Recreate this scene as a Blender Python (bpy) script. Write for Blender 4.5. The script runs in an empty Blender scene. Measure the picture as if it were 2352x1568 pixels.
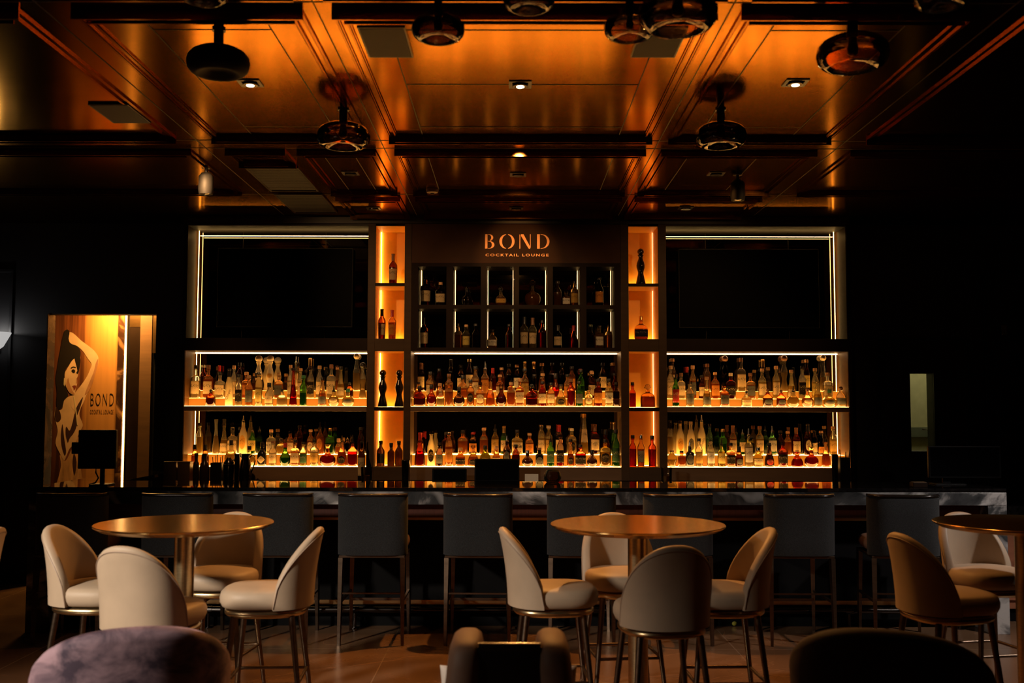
import bpy, bmesh, math, random
from mathutils import Vector, Matrix
from mathutils.geometry import tessellate_polygon

random.seed(11)
SC = bpy.context.scene
COL = SC.collection
PI = math.pi

# ------------------------------------------------------------------ camera model
F_PX, CAM_H = 2400.0, 1.647
TILT = math.atan(158 / 2400.0)
ROLL = 0.0018


def ray(px, py):
    u, v = (px - 1176) / F_PX, (784 - py) / F_PX
    c, s = math.cos(ROLL), math.sin(ROLL)
    u, v = u * c - v * s, u * s + v * c
    return (u, math.cos(TILT) - v * math.sin(TILT), math.sin(TILT) + v * math.cos(TILT))


def at_y(px, py, Y):
    d = ray(px, py)
    t = Y / d[1]
    return Vector((d[0] * t, Y, CAM_H + d[2] * t))


def at_z(px, py, Z):
    d = ray(px, py)
    t = (Z - CAM_H) / d[2]
    return Vector((d[0] * t, d[1] * t, Z))


# ------------------------------------------------------------------ materials
MATS = {}


def nt(name):
    m = bpy.data.materials.new(name)
    m.use_nodes = True
    t = m.node_tree
    for n in list(t.nodes):
        t.nodes.remove(n)
    out = t.nodes.new('ShaderNodeOutputMaterial')
    MATS[name] = m
    return m, t, out


def N(t, kind, **kw):
    n = t.nodes.new('ShaderNode' + kind)
    for k, v in kw.items():
        if k in n.inputs.keys():
            n.inputs[k].default_value = v
        else:
            setattr(n, k, v)
    return n


def coords(t, scale=(1, 1, 1), kind='Object'):
    tc = N(t, 'TexCoord')
    mp = N(t, 'Mapping')
    mp.inputs['Scale'].default_value = scale
    t.links.new(tc.outputs[kind], mp.inputs['Vector'])
    return mp.outputs['Vector']


def ramp(t, fac, stops):
    r = N(t, 'ValToRGB')
    el = r.color_ramp.elements
    while len(el) < len(stops):
        el.new(0.5)
    for e, (p, c) in zip(el, stops):
        e.position = p
        e.color = (c[0], c[1], c[2], 1)
    t.links.new(fac, r.inputs['Fac'])
    return r.outputs['Color']


def rgba(c):
    return (c[0], c[1], c[2], 1)


def pbr(name, col, rough=0.5, metal=0.0, var=0.12, scale=8.0, bump=0.0, bscale=60.0, stretch=(1, 1, 1), rvar=0.0,
        coat=0.0, sheen=0.0, spec=0.5, aniso=0.0, detail=3.0):
    """Principled surface whose colour (and bump) is broken up by noise."""
    m, t, out = nt(name)
    p = N(t, 'BsdfPrincipled')
    p.inputs['Metallic'].default_value = metal
    p.inputs['Roughness'].default_value = rough
    p.inputs['Coat Weight'].default_value = coat
    p.inputs['Sheen Weight'].default_value = sheen
    p.inputs['Specular IOR Level'].default_value = spec
    p.inputs['Anisotropic'].default_value = aniso
    vec = coords(t, stretch)
    n = N(t, 'TexNoise', Scale=scale, Detail=detail)
    t.links.new(vec, n.inputs['Vector'])
    lo = [max(0, c * (1 - var)) for c in col]
    hi = [min(1, c * (1 + var)) for c in col]
    t.links.new(ramp(t, n.outputs['Fac'], [(0.3, lo), (0.7, hi)]), p.inputs['Base Color'])
    if rvar:
        mr = N(t, 'MapRange')
        mr.inputs['To Min'].default_value = max(0.02, rough - rvar)
        mr.inputs['To Max'].default_value = rough + rvar
        t.links.new(n.outputs['Fac'], mr.inputs['Value'])
        t.links.new(mr.outputs['Result'], p.inputs['Roughness'])
    if bump:
        n2 = N(t, 'TexNoise', Scale=bscale, Detail=2.0)
        t.links.new(vec, n2.inputs['Vector'])
        b = N(t, 'Bump', Strength=bump, Distance=0.002)
        t.links.new(n2.outputs['Fac'], b.inputs['Height'])
        t.links.new(b.outputs['Normal'], p.inputs['Normal'])
    t.links.new(p.outputs['BSDF'], out.inputs['Surface'])
    return m


def emit(name, col, strength, var=0.0):
    m, t, out = nt(name)
    e = N(t, 'Emission', Strength=strength)
    vec = coords(t)
    n = N(t, 'TexNoise', Scale=20.0)
    t.links.new(vec, n.inputs['Vector'])
    t.links.new(ramp(t, n.outputs['Fac'], [(0.3, [c * (1 - var) for c in col]), (0.7, col)]), e.inputs['Color'])
    t.links.new(e.outputs['Emission'], out.inputs['Surface'])
    return m


def glass(name, tint, rough=0.03, gloss=0.9, scatter=0.0, scol=None, blend=0.25):
    """Thin coloured glass: tinted pass-through, a fresnel gloss and, for milky glass, scattering."""
    m, t, out = nt(name)
    tr = N(t, 'BsdfTransparent')
    vec = coords(t)
    n = N(t, 'TexNoise', Scale=14.0)
    t.links.new(vec, n.inputs['Vector'])
    t.links.new(ramp(t, n.outputs['Fac'], [(0.25, [c * 0.94 for c in tint]), (0.75, tint)]), tr.inputs['Color'])
    base = tr.outputs['BSDF']
    if scatter > 0:
        sc = N(t, 'BsdfTranslucent', Color=rgba(scol or tint))
        df = N(t, 'BsdfDiffuse', Color=rgba(scol or tint))
        a = N(t, 'MixShader', Fac=0.35)
        t.links.new(sc.outputs['BSDF'], a.inputs[1])
        t.links.new(df.outputs['BSDF'], a.inputs[2])
        b = N(t, 'MixShader', Fac=scatter)
        t.links.new(base, b.inputs[1])
        t.links.new(a.outputs['Shader'], b.inputs[2])
        base = b.outputs['Shader']
    if gloss > 0:
        g = N(t, 'BsdfGlossy', Roughness=rough, Color=(gloss, gloss, gloss, 1))
        lw = N(t, 'LayerWeight', Blend=blend)
        mx = N(t, 'MixShader')
        t.links.new(lw.outputs['Fresnel'], mx.inputs['Fac'])
        t.links.new(base, mx.inputs[1])
        t.links.new(g.outputs['BSDF'], mx.inputs[2])
        base = mx.outputs['Shader']
    t.links.new(base, out.inputs['Surface'])
    return m


AMB = (1.0, 0.50, 0.13)
WARM = (1.0, 0.60, 0.22)

# brushed brass ceiling: metal with streaky roughness along the depth of the room
def brass_sheet(name, col, rough):
    m, t, out = nt(name)
    p = N(t, 'BsdfAnisotropic')
    v = coords(t, (0.9, 3.0, 1))
    n = N(t, 'TexNoise', Scale=1.6, Detail=5.0)
    t.links.new(v, n.inputs['Vector'])
    t.links.new(ramp(t, n.outputs['Fac'], [(0.25, [c * 0.84 for c in col]), (0.75, col)]), p.inputs['Color'])
    v2 = coords(t, (3, 120, 1))
    n2 = N(t, 'TexNoise', Scale=3.0, Detail=4.0)
    t.links.new(v2, n2.inputs['Vector'])
    mr = N(t, 'MapRange')
    mr.inputs['To Min'].default_value = rough - 0.05
    mr.inputs['To Max'].default_value = rough + 0.05
    t.links.new(n2.outputs['Fac'], mr.inputs['Value'])
    t.links.new(mr.outputs['Result'], p.inputs['Roughness'])
    t.links.new(p.outputs['BSDF'], out.inputs['Surface'])
    return m


brass_sheet('ceiling_brass', (0.42, 0.185, 0.032), 0.15)
brass_sheet('frame_brass', (0.33, 0.142, 0.032), 0.17)
pbr('seam_black', (0.02, 0.012, 0.006), 0.6)
pbr('grille_black', (0.012, 0.009, 0.007), 0.6, bump=0.4, bscale=200)
pbr('wall_dark', (0.010, 0.010, 0.012), 0.55, var=0.25, scale=3)
pbr('wall_trim', (0.016, 0.016, 0.018), 0.4, var=0.2)
pbr('soffit_dark', (0.012, 0.008, 0.006), 0.4)
pbr('bronze_wood', (0.15, 0.082, 0.040), 0.45, var=0.12, scale=3, stretch=(1, 1, 8))
pbr('bronze_dark', (0.015, 0.008, 0.005), 0.5, spec=0.08)
pbr('bronze_post', (0.062, 0.036, 0.020), 0.5, var=0.12, scale=3, stretch=(1, 1, 8), spec=0.15)
pbr('sign_panel', (0.055, 0.021, 0.008), 0.6, var=0.1, spec=0.2)
pbr('sign_copper', (0.75, 0.34, 0.13), 0.42, 0.35, var=0.1)
pbr('mirror_dark', (0.20, 0.19, 0.17), 0.015, 1.0, var=0.04)
pbr('screen_black', (0.0015, 0.0015, 0.002), 0.5, var=0.1, spec=0.03)
pbr('gloss_black', (0.006, 0.006, 0.006), 0.08)
pbr('plastic_black', (0.004, 0.004, 0.0045), 0.5, spec=0.2)
pbr('niche_panel', (0.80, 0.41, 0.055), 0.5, var=0.05)
pbr('side_brass', (0.055, 0.024, 0.006), 0.5, var=0.1, stretch=(1, 1, 4), spec=0.05)
pbr('brass_header', (0.52, 0.30, 0.12), 0.28, 1.0, var=0.1, stretch=(1, 1, 4))
pbr('granite_black', (0.008, 0.007, 0.007), 0.035, var=0.5, scale=40)
pbr('rail_wood', (0.085, 0.022, 0.012), 0.4, var=0.2, stretch=(8, 1, 1))
pbr('front_black', (0.004, 0.004, 0.0045), 0.6, spec=0.1)
pbr('brass_trim', (0.55, 0.33, 0.14), 0.32, 1.0, var=0.15)
pbr('steel_dark', (0.10, 0.09, 0.085), 0.22, 1.0)
pbr('steel_shine', (0.55, 0.53, 0.52), 0.12, 1.0)
pbr('satin_brass', (0.60, 0.44, 0.24), 0.30, 1.0, var=0.12, scale=30, stretch=(1, 1, 6))
pbr('table_brass', (0.74, 0.47, 0.18), 0.21, 1.0, var=0.08, scale=14, stretch=(10, 1, 1), rvar=0.03)
pbr('leather_taupe', (0.50, 0.375, 0.265), 0.50, var=0.06, bump=0.25, bscale=260, spec=0.35)
pbr('leather_seam', (0.42, 0.30, 0.22), 0.5, var=0.1)
pbr('fabric_charcoal', (0.0145, 0.016, 0.018), 0.95, var=0.6, scale=220, bump=0.6, bscale=500, sheen=0.08)
pbr('leather_black', (0.012, 0.009, 0.008), 0.2, bump=0.15, bscale=200)
pbr('leather_brown', (0.22, 0.12, 0.078), 0.62, var=0.12, bump=0.25, bscale=180)
pbr('bronze_leg', (0.17, 0.12, 0.085), 0.34, 1.0, var=0.15, stretch=(1, 1, 6))
pbr('pillow_white', (0.72, 0.62, 0.55), 0.9, var=0.08, scale=14, bump=0.4, bscale=120)
pbr('cap_black', (0.012, 0.010, 0.009), 0.32)
pbr('cap_cork', (0.60, 0.33, 0.15), 0.75, var=0.25, scale=90)
pbr('cap_red', (0.40, 0.02, 0.015), 0.4)
pbr('cap_gold', (0.80, 0.52, 0.18), 0.28, 1.0)
pbr('cap_silver', (0.72, 0.70, 0.66), 0.18, 1.0)
pbr('cap_brown', (0.22, 0.09, 0.035), 0.45)
pbr('cap_green', (0.03, 0.17, 0.08), 0.45)
pbr('cap_cream', (0.78, 0.62, 0.40), 0.5)
pbr('ceramic_black', (0.008, 0.007, 0.007), 0.12)
pbr('ceramic_cream', (0.78, 0.62, 0.36), 0.3, var=0.08)
pbr('cabinet_red_wood', (0.36, 0.135, 0.07), 0.45, var=0.2, scale=2.5, stretch=(1, 1, 7))
pbr('sconce_white', (0.85, 0.84, 0.82), 0.4)
pbr('paper', (0.72, 0.66, 0.55), 0.8)
pbr('lime', (0.42, 0.40, 0.05), 0.45)


def velvet(name, lo, hi):
    m, t, out = nt(name)
    p = N(t, 'BsdfPrincipled', Roughness=0.8)
    p.inputs['Sheen Weight'].default_value = 0.7
    p.inputs['Sheen Roughness'].default_value = 0.4
    p.inputs['Sheen Tint'].default_value = (hi[0], hi[1], hi[2], 1)
    v = coords(t, (1, 1, 1.3))
    n = N(t, 'TexNoise', Scale=4.2, Detail=6.0)
    n.inputs['Roughness'].default_value = 0.62
    n.inputs['Distortion'].default_value = 0.8
    t.links.new(v, n.inputs['Vector'])
    t.links.new(ramp(t, n.outputs['Fac'], [(0.38, lo), (0.62, hi)]), p.inputs['Base Color'])
    t.links.new(p.outputs['BSDF'], out.inputs['Surface'])
    return m


velvet('velvet_purple', (0.045, 0.027, 0.048), (0.34, 0.215, 0.255))
velvet('velvet_plum', (0.012, 0.008, 0.014), (0.03, 0.018, 0.032))


def marble(name, dark, mid, light, scale=1.6, pale=None):
    m, t, out = nt(name)
    p = N(t, 'BsdfPrincipled', Roughness=0.22)
    v = coords(t, (1, 1, 1))
    n = N(t, 'TexNoise', Scale=scale, Detail=7.0)
    n.inputs['Distortion'].default_value = 2.2
    n.inputs['Roughness'].default_value = 0.55
    t.links.new(v, n.inputs['Vector'])
    w = N(t, 'TexWave', Scale=scale * 0.6, Distortion=9.0, Detail=4.0)
    w.bands_direction = 'DIAGONAL'
    t.links.new(v, w.inputs['Vector'])
    fac = n.outputs['Fac']
    if pale:  # light swirl and brightness of the lit bar end, both put into the colour
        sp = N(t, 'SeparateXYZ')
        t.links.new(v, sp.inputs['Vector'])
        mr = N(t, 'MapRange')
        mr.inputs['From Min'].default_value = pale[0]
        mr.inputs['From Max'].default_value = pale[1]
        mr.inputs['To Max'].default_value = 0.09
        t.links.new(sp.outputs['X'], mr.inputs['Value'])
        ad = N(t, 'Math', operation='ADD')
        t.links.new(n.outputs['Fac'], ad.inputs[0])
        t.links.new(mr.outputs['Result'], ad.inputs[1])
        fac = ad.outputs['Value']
    a = ramp(t, fac, [(0.42, dark), (0.56, mid), (0.68, light)])
    b = ramp(t, w.outputs['Fac'], [(0.86, (0, 0, 0)), (1.0, [c * 0.5 for c in light])])
    mx = N(t, 'MixRGB', blend_type='ADD')
    mx.inputs['Fac'].default_value = 1.0
    t.links.new(a, mx.inputs[1])
    t.links.new(b, mx.inputs[2])
    t.links.new(mx.outputs['Color'], p.inputs['Base Color'])
    t.links.new(p.outputs['BSDF'], out.inputs['Surface'])
    return m


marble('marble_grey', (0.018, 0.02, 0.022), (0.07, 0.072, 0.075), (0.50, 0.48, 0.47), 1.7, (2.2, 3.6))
marble('marble_brown', (0.05, 0.022, 0.012), (0.09, 0.04, 0.02), (0.5, 0.25, 0.1), 2.2)
marble('marble_jamb', (0.03, 0.018, 0.010), (0.06, 0.035, 0.02), (0.16, 0.09, 0.05), 2.5)


def floor_mat():
    m, t, out = nt('floor_stone')
    p = N(t, 'BsdfPrincipled', Roughness=0.24)
    tc = N(t, 'TexCoord')
    mp = N(t, 'Mapping')
    mp.inputs['Location'].default_value = (0.85, -0.16, 0)
    t.links.new(tc.outputs['Object'], mp.inputs['Vector'])
    br = N(t, 'TexBrick', Scale=1.0)
    br.offset = 0.0
    br.inputs['Mortar Size'].default_value = 0.004
    br.inputs['Brick Width'].default_value = 1.2
    br.inputs['Row Height'].default_value = 1.2
    br.inputs['Color1'].default_value = (0, 0, 0, 1)
    br.inputs['Color2'].default_value = (0, 0, 0, 1)
    br.inputs['Mortar'].default_value = (1, 1, 1, 1)
    t.links.new(mp.outputs['Vector'], br.inputs['Vector'])
    n = N(t, 'TexNoise', Scale=1.3, Detail=8.0)
    n.inputs['Distortion'].default_value = 1.0
    t.links.new(tc.outputs['Object'], n.inputs['Vector'])
    base = ramp(t, n.outputs['Fac'], [(0.3, (0.12, 0.062, 0.032)), (0.7, (0.21, 0.115, 0.062))])
    # thin pale veins
    n2 = N(t, 'TexNoise', Scale=0.55, Detail=5.0)
    n2.inputs['Distortion'].default_value = 1.6
    t.links.new(tc.outputs['Object'], n2.inputs['Vector'])
    vein = ramp(t, n2.outputs['Fac'], [(0.492, (0, 0, 0)), (0.5, (0.045, 0.028, 0.018)), (0.508, (0, 0, 0))])
    a = N(t, 'MixRGB', blend_type='ADD')
    a.inputs['Fac'].default_value = 1.0
    t.links.new(base, a.inputs[1])
    t.links.new(vein, a.inputs[2])
    b = N(t, 'MixRGB', blend_type='MIX')
    t.links.new(br.outputs['Color'], b.inputs['Fac'])
    t.links.new(a.outputs['Color'], b.inputs[1])
    b.inputs[2].default_value = (0.24, 0.155, 0.10, 1)
    t.links.new(b.outputs['Color'], p.inputs['Base Color'])
    mr = N(t, 'MapRange')
    mr.inputs['To Min'].default_value = 0.16
    mr.inputs['To Max'].default_value = 0.34
    t.links.new(n.outputs['Fac'], mr.inputs['Value'])
    t.links.new(mr.outputs['Result'], p.inputs['Roughness'])
    t.links.new(p.outputs['BSDF'], out.inputs['Surface'])


floor_mat()

emit('led', (1.0, 0.56, 0.17), 12.0)
emit('led_soft', (1.0, 0.50, 0.22), 4.0)
emit('led_white', (1.0, 0.60, 0.28), 15.0)
emit('led_cell', (1.0, 0.56, 0.19), 8.0)
emit('shelf_glow', (1.0, 0.47, 0.11), 27.0)
emit('niche_glow', (1.0, 0.48, 0.09), 18.0)
emit('step_glow', (1.0, 0.45, 0.09), 22.0)
emit('led_niche', (1.0, 0.56, 0.15), 17.0)
emit('lamp_lens', (1.0, 0.80, 0.52), 30.0)
emit('sconce_glow', (1.0, 0.97, 0.95), 0.45)


def riser_mat():
    m, t, out = nt('riser_acrylic')
    p = N(t, 'BsdfPrincipled', Roughness=0.6)
    p.inputs['Specular IOR Level'].default_value = 0.08
    v = coords(t, (2, 2, 2))
    n = N(t, 'TexNoise', Scale=3.0)
    t.links.new(v, n.inputs['Vector'])
    t.links.new(ramp(t, n.outputs['Fac'], [(0.3, (0.05, 0.009, 0.001)), (0.7, (0.065, 0.012, 0.001))]), p.inputs['Base Color'])
    p.inputs['Emission Color'].default_value = (1.0, 0.28, 0.012, 1)
    p.inputs['Emission Strength'].default_value = 0.55
    t.links.new(p.outputs['BSDF'], out.inputs['Surface'])


riser_mat()


def label_mat(name, paper, ink):
    m, t, out = nt(name)
    df = N(t, 'BsdfDiffuse')
    tl = N(t, 'BsdfTranslucent')
    tc = N(t, 'TexCoord')
    sp = N(t, 'SeparateXYZ')
    t.links.new(tc.outputs['Generated'], sp.inputs['Vector'])
    wv = N(t, 'TexNoise', Scale=9.0, Detail=2.0)
    mp = N(t, 'Mapping')
    mp.inputs['Scale'].default_value = (1.2, 0.2, 2.2)
    t.links.new(tc.outputs['Generated'], mp.inputs['Vector'])
    t.links.new(mp.outputs['Vector'], wv.inputs['Vector'])
    band = ramp(t, sp.outputs['Z'], [(0.0, (1, 1, 1)), (0.10, (0, 0, 0)), (0.14, (0, 0, 0)), (0.52, (0.25, 0.25, 0.25)),
                                     (0.60, (0.9, 0.9, 0.9)), (0.72, (0.9, 0.9, 0.9)), (0.78, (0, 0, 0))])
    blot = ramp(t, wv.outputs['Fac'], [(0.5, (0, 0, 0)), (0.56, (1, 1, 1))])
    mul = N(t, 'MixRGB', blend_type='MULTIPLY')
    mul.inputs['Fac'].default_value = 1.0
    t.links.new(band, mul.inputs[1])
    t.links.new(blot, mul.inputs[2])
    mix = N(t, 'MixRGB', blend_type='MIX')
    t.links.new(mul.outputs['Color'], mix.inputs['Fac'])
    mix.inputs[1].default_value = rgba(paper)
    mix.inputs[2].default_value = rgba(ink)
    t.links.new(mix.outputs['Color'], df.inputs['Color'])
    t.links.new(mix.outputs['Color'], tl.inputs['Color'])
    ms = N(t, 'MixShader', Fac=0.55)
    t.links.new(df.outputs['BSDF'], ms.inputs[1])
    t.links.new(tl.outputs['BSDF'], ms.inputs[2])
    t.links.new(ms.outputs['Shader'], out.inputs['Surface'])


label_mat('label_cream', (0.93, 0.68, 0.36), (0.16, 0.09, 0.05))
label_mat('label_white', (0.92, 0.80, 0.60), (0.10, 0.08, 0.07))
label_mat('label_black', (0.02, 0.016, 0.014), (0.55, 0.42, 0.25))
label_mat('label_grey', (0.16, 0.15, 0.12), (0.03, 0.03, 0.02))
label_mat('label_yellow', (0.85, 0.62, 0.16), (0.12, 0.10, 0.03))
label_mat('label_orange', (0.85, 0.32, 0.06), (0.35, 0.08, 0.02))
label_mat('label_gold', (0.72, 0.42, 0.10), (0.2, 0.08, 0.02))
label_mat('label_red', (0.45, 0.04, 0.03), (0.8, 0.6, 0.4))
label_mat('label_green', (0.05, 0.13, 0.06), (0.5, 0.45, 0.25))
label_mat('label_blue', (0.04, 0.04, 0.10), (0.4, 0.35, 0.3))

# code: glass tint, scatter of glass, liquid tint, liquid scatter, fill
BOT = {
    'clear': ((0.95, 0.91, 0.84), 0.18, (0.98, 0.80, 0.46), 0.72, 0.84),
    'gold': ((0.96, 0.88, 0.66), 0.18, (0.99, 0.78, 0.32), 0.76, 0.88),
    'amber': ((0.94, 0.74, 0.50), 0.18, (0.99, 0.58, 0.18), 0.62, 0.88),
    'orange': ((0.95, 0.66, 0.40), 0.18, (0.99, 0.54, 0.12), 0.66, 0.92),
    'red': ((0.80, 0.32, 0.18), 0.05, (0.93, 0.20, 0.05), 0.55, 0.90),
    'brown': ((0.45, 0.20, 0.09), 0.05, (0.78, 0.34, 0.11), 0.45, 0.88),
    'dark': ((0.16, 0.10, 0.07), 0.0, (0.12, 0.06, 0.03), 0.10, 0.80),
    'green': ((0.30, 0.62, 0.20), 0.08, (0.30, 0.60, 0.10), 0.5, 0.70),
    'olive': ((0.45, 0.48, 0.14), 0.0, (0.40, 0.36, 0.08), 0.25, 0.70),
    'teal': ((0.55, 0.80, 0.68), 0.08, (0.62, 0.88, 0.62), 0.5, 0.80),
    'yellow': ((0.95, 0.86, 0.50), 0.07, (0.95, 0.74, 0.16), 0.6, 0.85),
    'pink': ((0.95, 0.86, 0.80), 0.0, (0.95, 0.12, 0.06), 0.45, 0.34),
}
def bottle_glass(name, tint, scatter):
    """bottle glass: refracting tinted body with a little inner glow"""
    m, t, out = nt(name)
    v = coords(t)
    n = N(t, 'TexNoise', Scale=14.0)
    t.links.new(v, n.inputs['Vector'])
    c = ramp(t, n.outputs['Fac'], [(0.25, [x * 0.95 for x in tint]), (0.75, tint)])
    g = N(t, 'BsdfGlass', Roughness=0.02, IOR=1.20)
    t.links.new(c, g.inputs['Color'])
    s_ = N(t, 'BsdfTranslucent')
    t.links.new(c, s_.inputs['Color'])
    b = N(t, 'MixShader', Fac=scatter)
    t.links.new(g.outputs['BSDF'], b.inputs[1])
    t.links.new(s_.outputs['BSDF'], b.inputs[2])
    gl = N(t, 'BsdfGlossy', Roughness=0.05)
    lw = N(t, 'LayerWeight', Blend=0.30)
    mx = N(t, 'MixShader')
    t.links.new(lw.outputs['Fresnel'], mx.inputs['Fac'])
    t.links.new(b.outputs['Shader'], mx.inputs[1])
    t.links.new(gl.outputs['BSDF'], mx.inputs[2])
    t.links.new(mx.outputs['Shader'], out.inputs['Surface'])


def liquid(name, tint, scatter):
    """coloured drink: refracts what is behind and glows a little where light enters it"""
    m, t, out = nt(name)
    v = coords(t)
    n = N(t, 'TexNoise', Scale=12.0)
    t.links.new(v, n.inputs['Vector'])
    c = ramp(t, n.outputs['Fac'], [(0.25, [x * 0.93 for x in tint]), (0.75, tint)])
    g = N(t, 'BsdfGlass', Roughness=0.05, IOR=1.30)
    t.links.new(c, g.inputs['Color'])
    s_ = N(t, 'BsdfTranslucent')
    d = N(t, 'BsdfDiffuse')
    t.links.new(c, s_.inputs['Color'])
    t.links.new(c, d.inputs['Color'])
    a = N(t, 'MixShader', Fac=0.4)
    t.links.new(s_.outputs['BSDF'], a.inputs[1])
    t.links.new(d.outputs['BSDF'], a.inputs[2])
    b = N(t, 'MixShader', Fac=scatter)
    t.links.new(g.outputs['BSDF'], b.inputs[1])
    t.links.new(a.outputs['Shader'], b.inputs[2])
    t.links.new(b.outputs['Shader'], out.inputs['Surface'])


for k, (gt, gs, lt, ls, fl) in BOT.items():
    bottle_glass('glass_' + k, gt, gs)
    liquid('liquid_' + k, lt, ls)
glass('glass_frost', (0.9, 0.8, 0.6), rough=0.35, gloss=0.5, scatter=0.72, scol=(0.95, 0.82, 0.52))
glass('glass_crystal', (0.95, 0.92, 0.86), gloss=1.0, blend=0.4)
glass('lamp_amber', (0.96, 0.58, 0.22), rough=0.04, gloss=0.9, blend=0.3)
glass('lamp_smoke', (0.66, 0.50, 0.33), rough=0.04, gloss=0.9, blend=0.3)
glass('lamp_dark', (0.20, 0.14, 0.10), rough=0.04, gloss=0.9, blend=0.3)
glass('pane', (0.8, 0.8, 0.74), gloss=0.3)

# ------------------------------------------------------------------ mesh helpers


def link(name, me, mat=None, parent=None, loc=None):
    o = bpy.data.objects.new(name, me)
    COL.objects.link(o)
    if mat is not None and me is not None:
        me.materials.append(MATS[mat])
    if parent is not None:
        o.parent = parent
    if loc is not None:
        o.location = loc
    return o


def finish(name, bm, mat, parent=None, smooth=False, loc=None):
    bmesh.ops.recalc_face_normals(bm, faces=bm.faces)
    me = bpy.data.meshes.new(name)
    bm.to_mesh(me)
    bm.free()
    if smooth:
        for p in me.polygons:
            p.use_smooth = True
    return link(name, me, mat, parent, loc)


def sharpen(o, ang=0.7):
    """keep edges steeper than ang crisp on a smooth mesh"""
    me = o.data
    bm = bmesh.new()
    bm.from_mesh(me)
    for e in bm.edges:
        if len(e.link_faces) == 2 and e.calc_face_angle(0) > ang:
            e.smooth = False
    bm.to_mesh(me)
    bm.free()
    return o


def add_box(bm, x0, x1, y0, y1, z0, z1, bev=0.0):
    vs = [bm.verts.new((x, y, z)) for x in (x0, x1) for y in (y0, y1) for z in (z0, z1)]
    idx = [(0, 1, 3, 2), (4, 6, 7, 5), (0, 4, 5, 1), (2, 3, 7, 6), (0, 2, 6, 4), (1, 5, 7, 3)]
    fs = [bm.faces.new([vs[i] for i in f]) for f in idx]
    if bev > 0:
        es = list({e for f in fs for e in f.edges})
        bmesh.ops.bevel(bm, geom=es, offset=bev, segments=2, affect='EDGES', profile=0.5)


def box(name, x0, x1, y0, y1, z0, z1, mat, parent=None, bev=0.0):
    bm = bmesh.new()
    add_box(bm, x0, x1, y0, y1, z0, z1, bev)
    return finish(name, bm, mat, parent)


def boxes(name, lst, mat, parent=None, bev=0.0):
    bm = bmesh.new()
    for b in lst:
        add_box(bm, *b, bev)
    return finish(name, bm, mat, parent)


def add_rings(bm, rings, cap0=True, cap1=True, closed=True):
    rows = [[bm.verts.new(p) for p in r] for r in rings]
    n = len(rows[0])
    for a, b in zip(rows, rows[1:]):
        for i in range(n if closed else n - 1):
            j = (i + 1) % n
            bm.faces.new((a[i], a[j], b[j], b[i]))
    if cap0:
        bm.faces.new(list(reversed(rows[0])))
    if cap1:
        bm.faces.new(rows[-1])


def sup(a, n):
    c, s = math.cos(a), math.sin(a)
    if n == 2:
        return c, s
    return math.copysign(abs(c) ** (2 / n), c), math.copysign(abs(s) ** (2 / n), s)


def add_lathe(bm, prof, seg=20, n=2, sy=1.0, c=(0, 0, 0), nround=None, sx=1.0):
    """prof: (z, r) list; n: superellipse exponent; radii under nround stay circular"""
    rings = []
    for z, r in prof:
        e = 2 if (nround and r < nround) else n
        yy = 1.0 if (nround and r < nround) else sy
        rings.append([(c[0] + r * sx * sup(2 * PI * i / seg, e)[0], c[1] + r * yy * sup(2 * PI * i / seg, e)[1], c[2] + z)
                      for i in range(seg)])
    add_rings(bm, rings)


def lathe(name, prof, mat, parent=None, seg=24, n=2, sy=1.0, c=(0, 0, 0), nround=None, sharp=0.8, sx=1.0):
    bm = bmesh.new()
    add_lathe(bm, prof, seg, n, sy, c, nround, sx)
    return sharpen(finish(name, bm, mat, parent, True), sharp)


def add_tube(bm, pts, radii, seg=10, square=False, cap=True):
    pts = [Vector(p) for p in pts]
    if not isinstance(radii, (list, tuple)):
        radii = [radii] * len(pts)
    up = Vector((0, 0, 1))
    rings = []
    for i, p in enumerate(pts):
        d = (pts[min(i + 1, len(pts) - 1)] - pts[max(i - 1, 0)]).normalized()
        s = d.cross(up)
        if s.length < 1e-3:
            s = Vector((1, 0, 0))
        s.normalize()
        u = s.cross(d).normalized()
        m = 4 if square else seg
        off = PI / 4 if square else 0
        k = math.sqrt(2) if square else 1
        rings.append([p + (s * math.cos(off + 2 * PI * j / m) + u * math.sin(off + 2 * PI * j / m)) * radii[i] * k for j in range(m)])
    add_rings(bm, rings, cap, cap)


def tube(name, pts, radii, mat, parent=None, seg=10, square=False):
    bm = bmesh.new()
    add_tube(bm, pts, radii, seg, square)
    o = finish(name, bm, mat, parent, not square)
    return o if square else sharpen(o, 1.0)


def tag(o, label, cat, group=None):
    o['label'] = label
    o['category'] = cat
    if group:
        o['group'] = group
    return o


def thing(name, label, cat, loc=(0, 0, 0), rot=0.0, group=None):
    o = bpy.data.objects.new(name, None)
    COL.objects.link(o)
    o.empty_display_size = 0.1
    o.location = loc
    o.rotation_euler = (0, 0, rot)
    return tag(o, label, cat, group)


def struct(o):
    o['kind'] = 'structure'
    return o


def copy_tree(o, parent=None):
    c = o.copy()
    COL.objects.link(c)
    if parent is not None:
        c.parent = parent
    for ch in list(o.children):
        copy_tree(ch, c)
    return c


def place(proto, first, loc, rot, label, group=None):
    r = proto if first else copy_tree(proto)
    r.location = loc
    r.rotation_euler = (0, 0, rot)
    r['label'] = label
    if group:
        r['group'] = group
    return r


def smooth_poly(pts, k=4):
    """closed Catmull-Rom through the points"""
    out = []
    n = len(pts)
    for i in range(n):
        p0, p1, p2, p3 = pts[i - 1], pts[i], pts[(i + 1) % n], pts[(i + 2) % n]
        for j in range(k):
            t = j / k
            out.append(tuple(0.5 * (2 * b + (c - a) * t + (2 * a - 5 * b + 4 * c - d) * t * t + (3 * b - a - 3 * c + d) * t ** 3)
                             for a, b, c, d in zip(p0, p1, p2, p3)))
    return out


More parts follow.
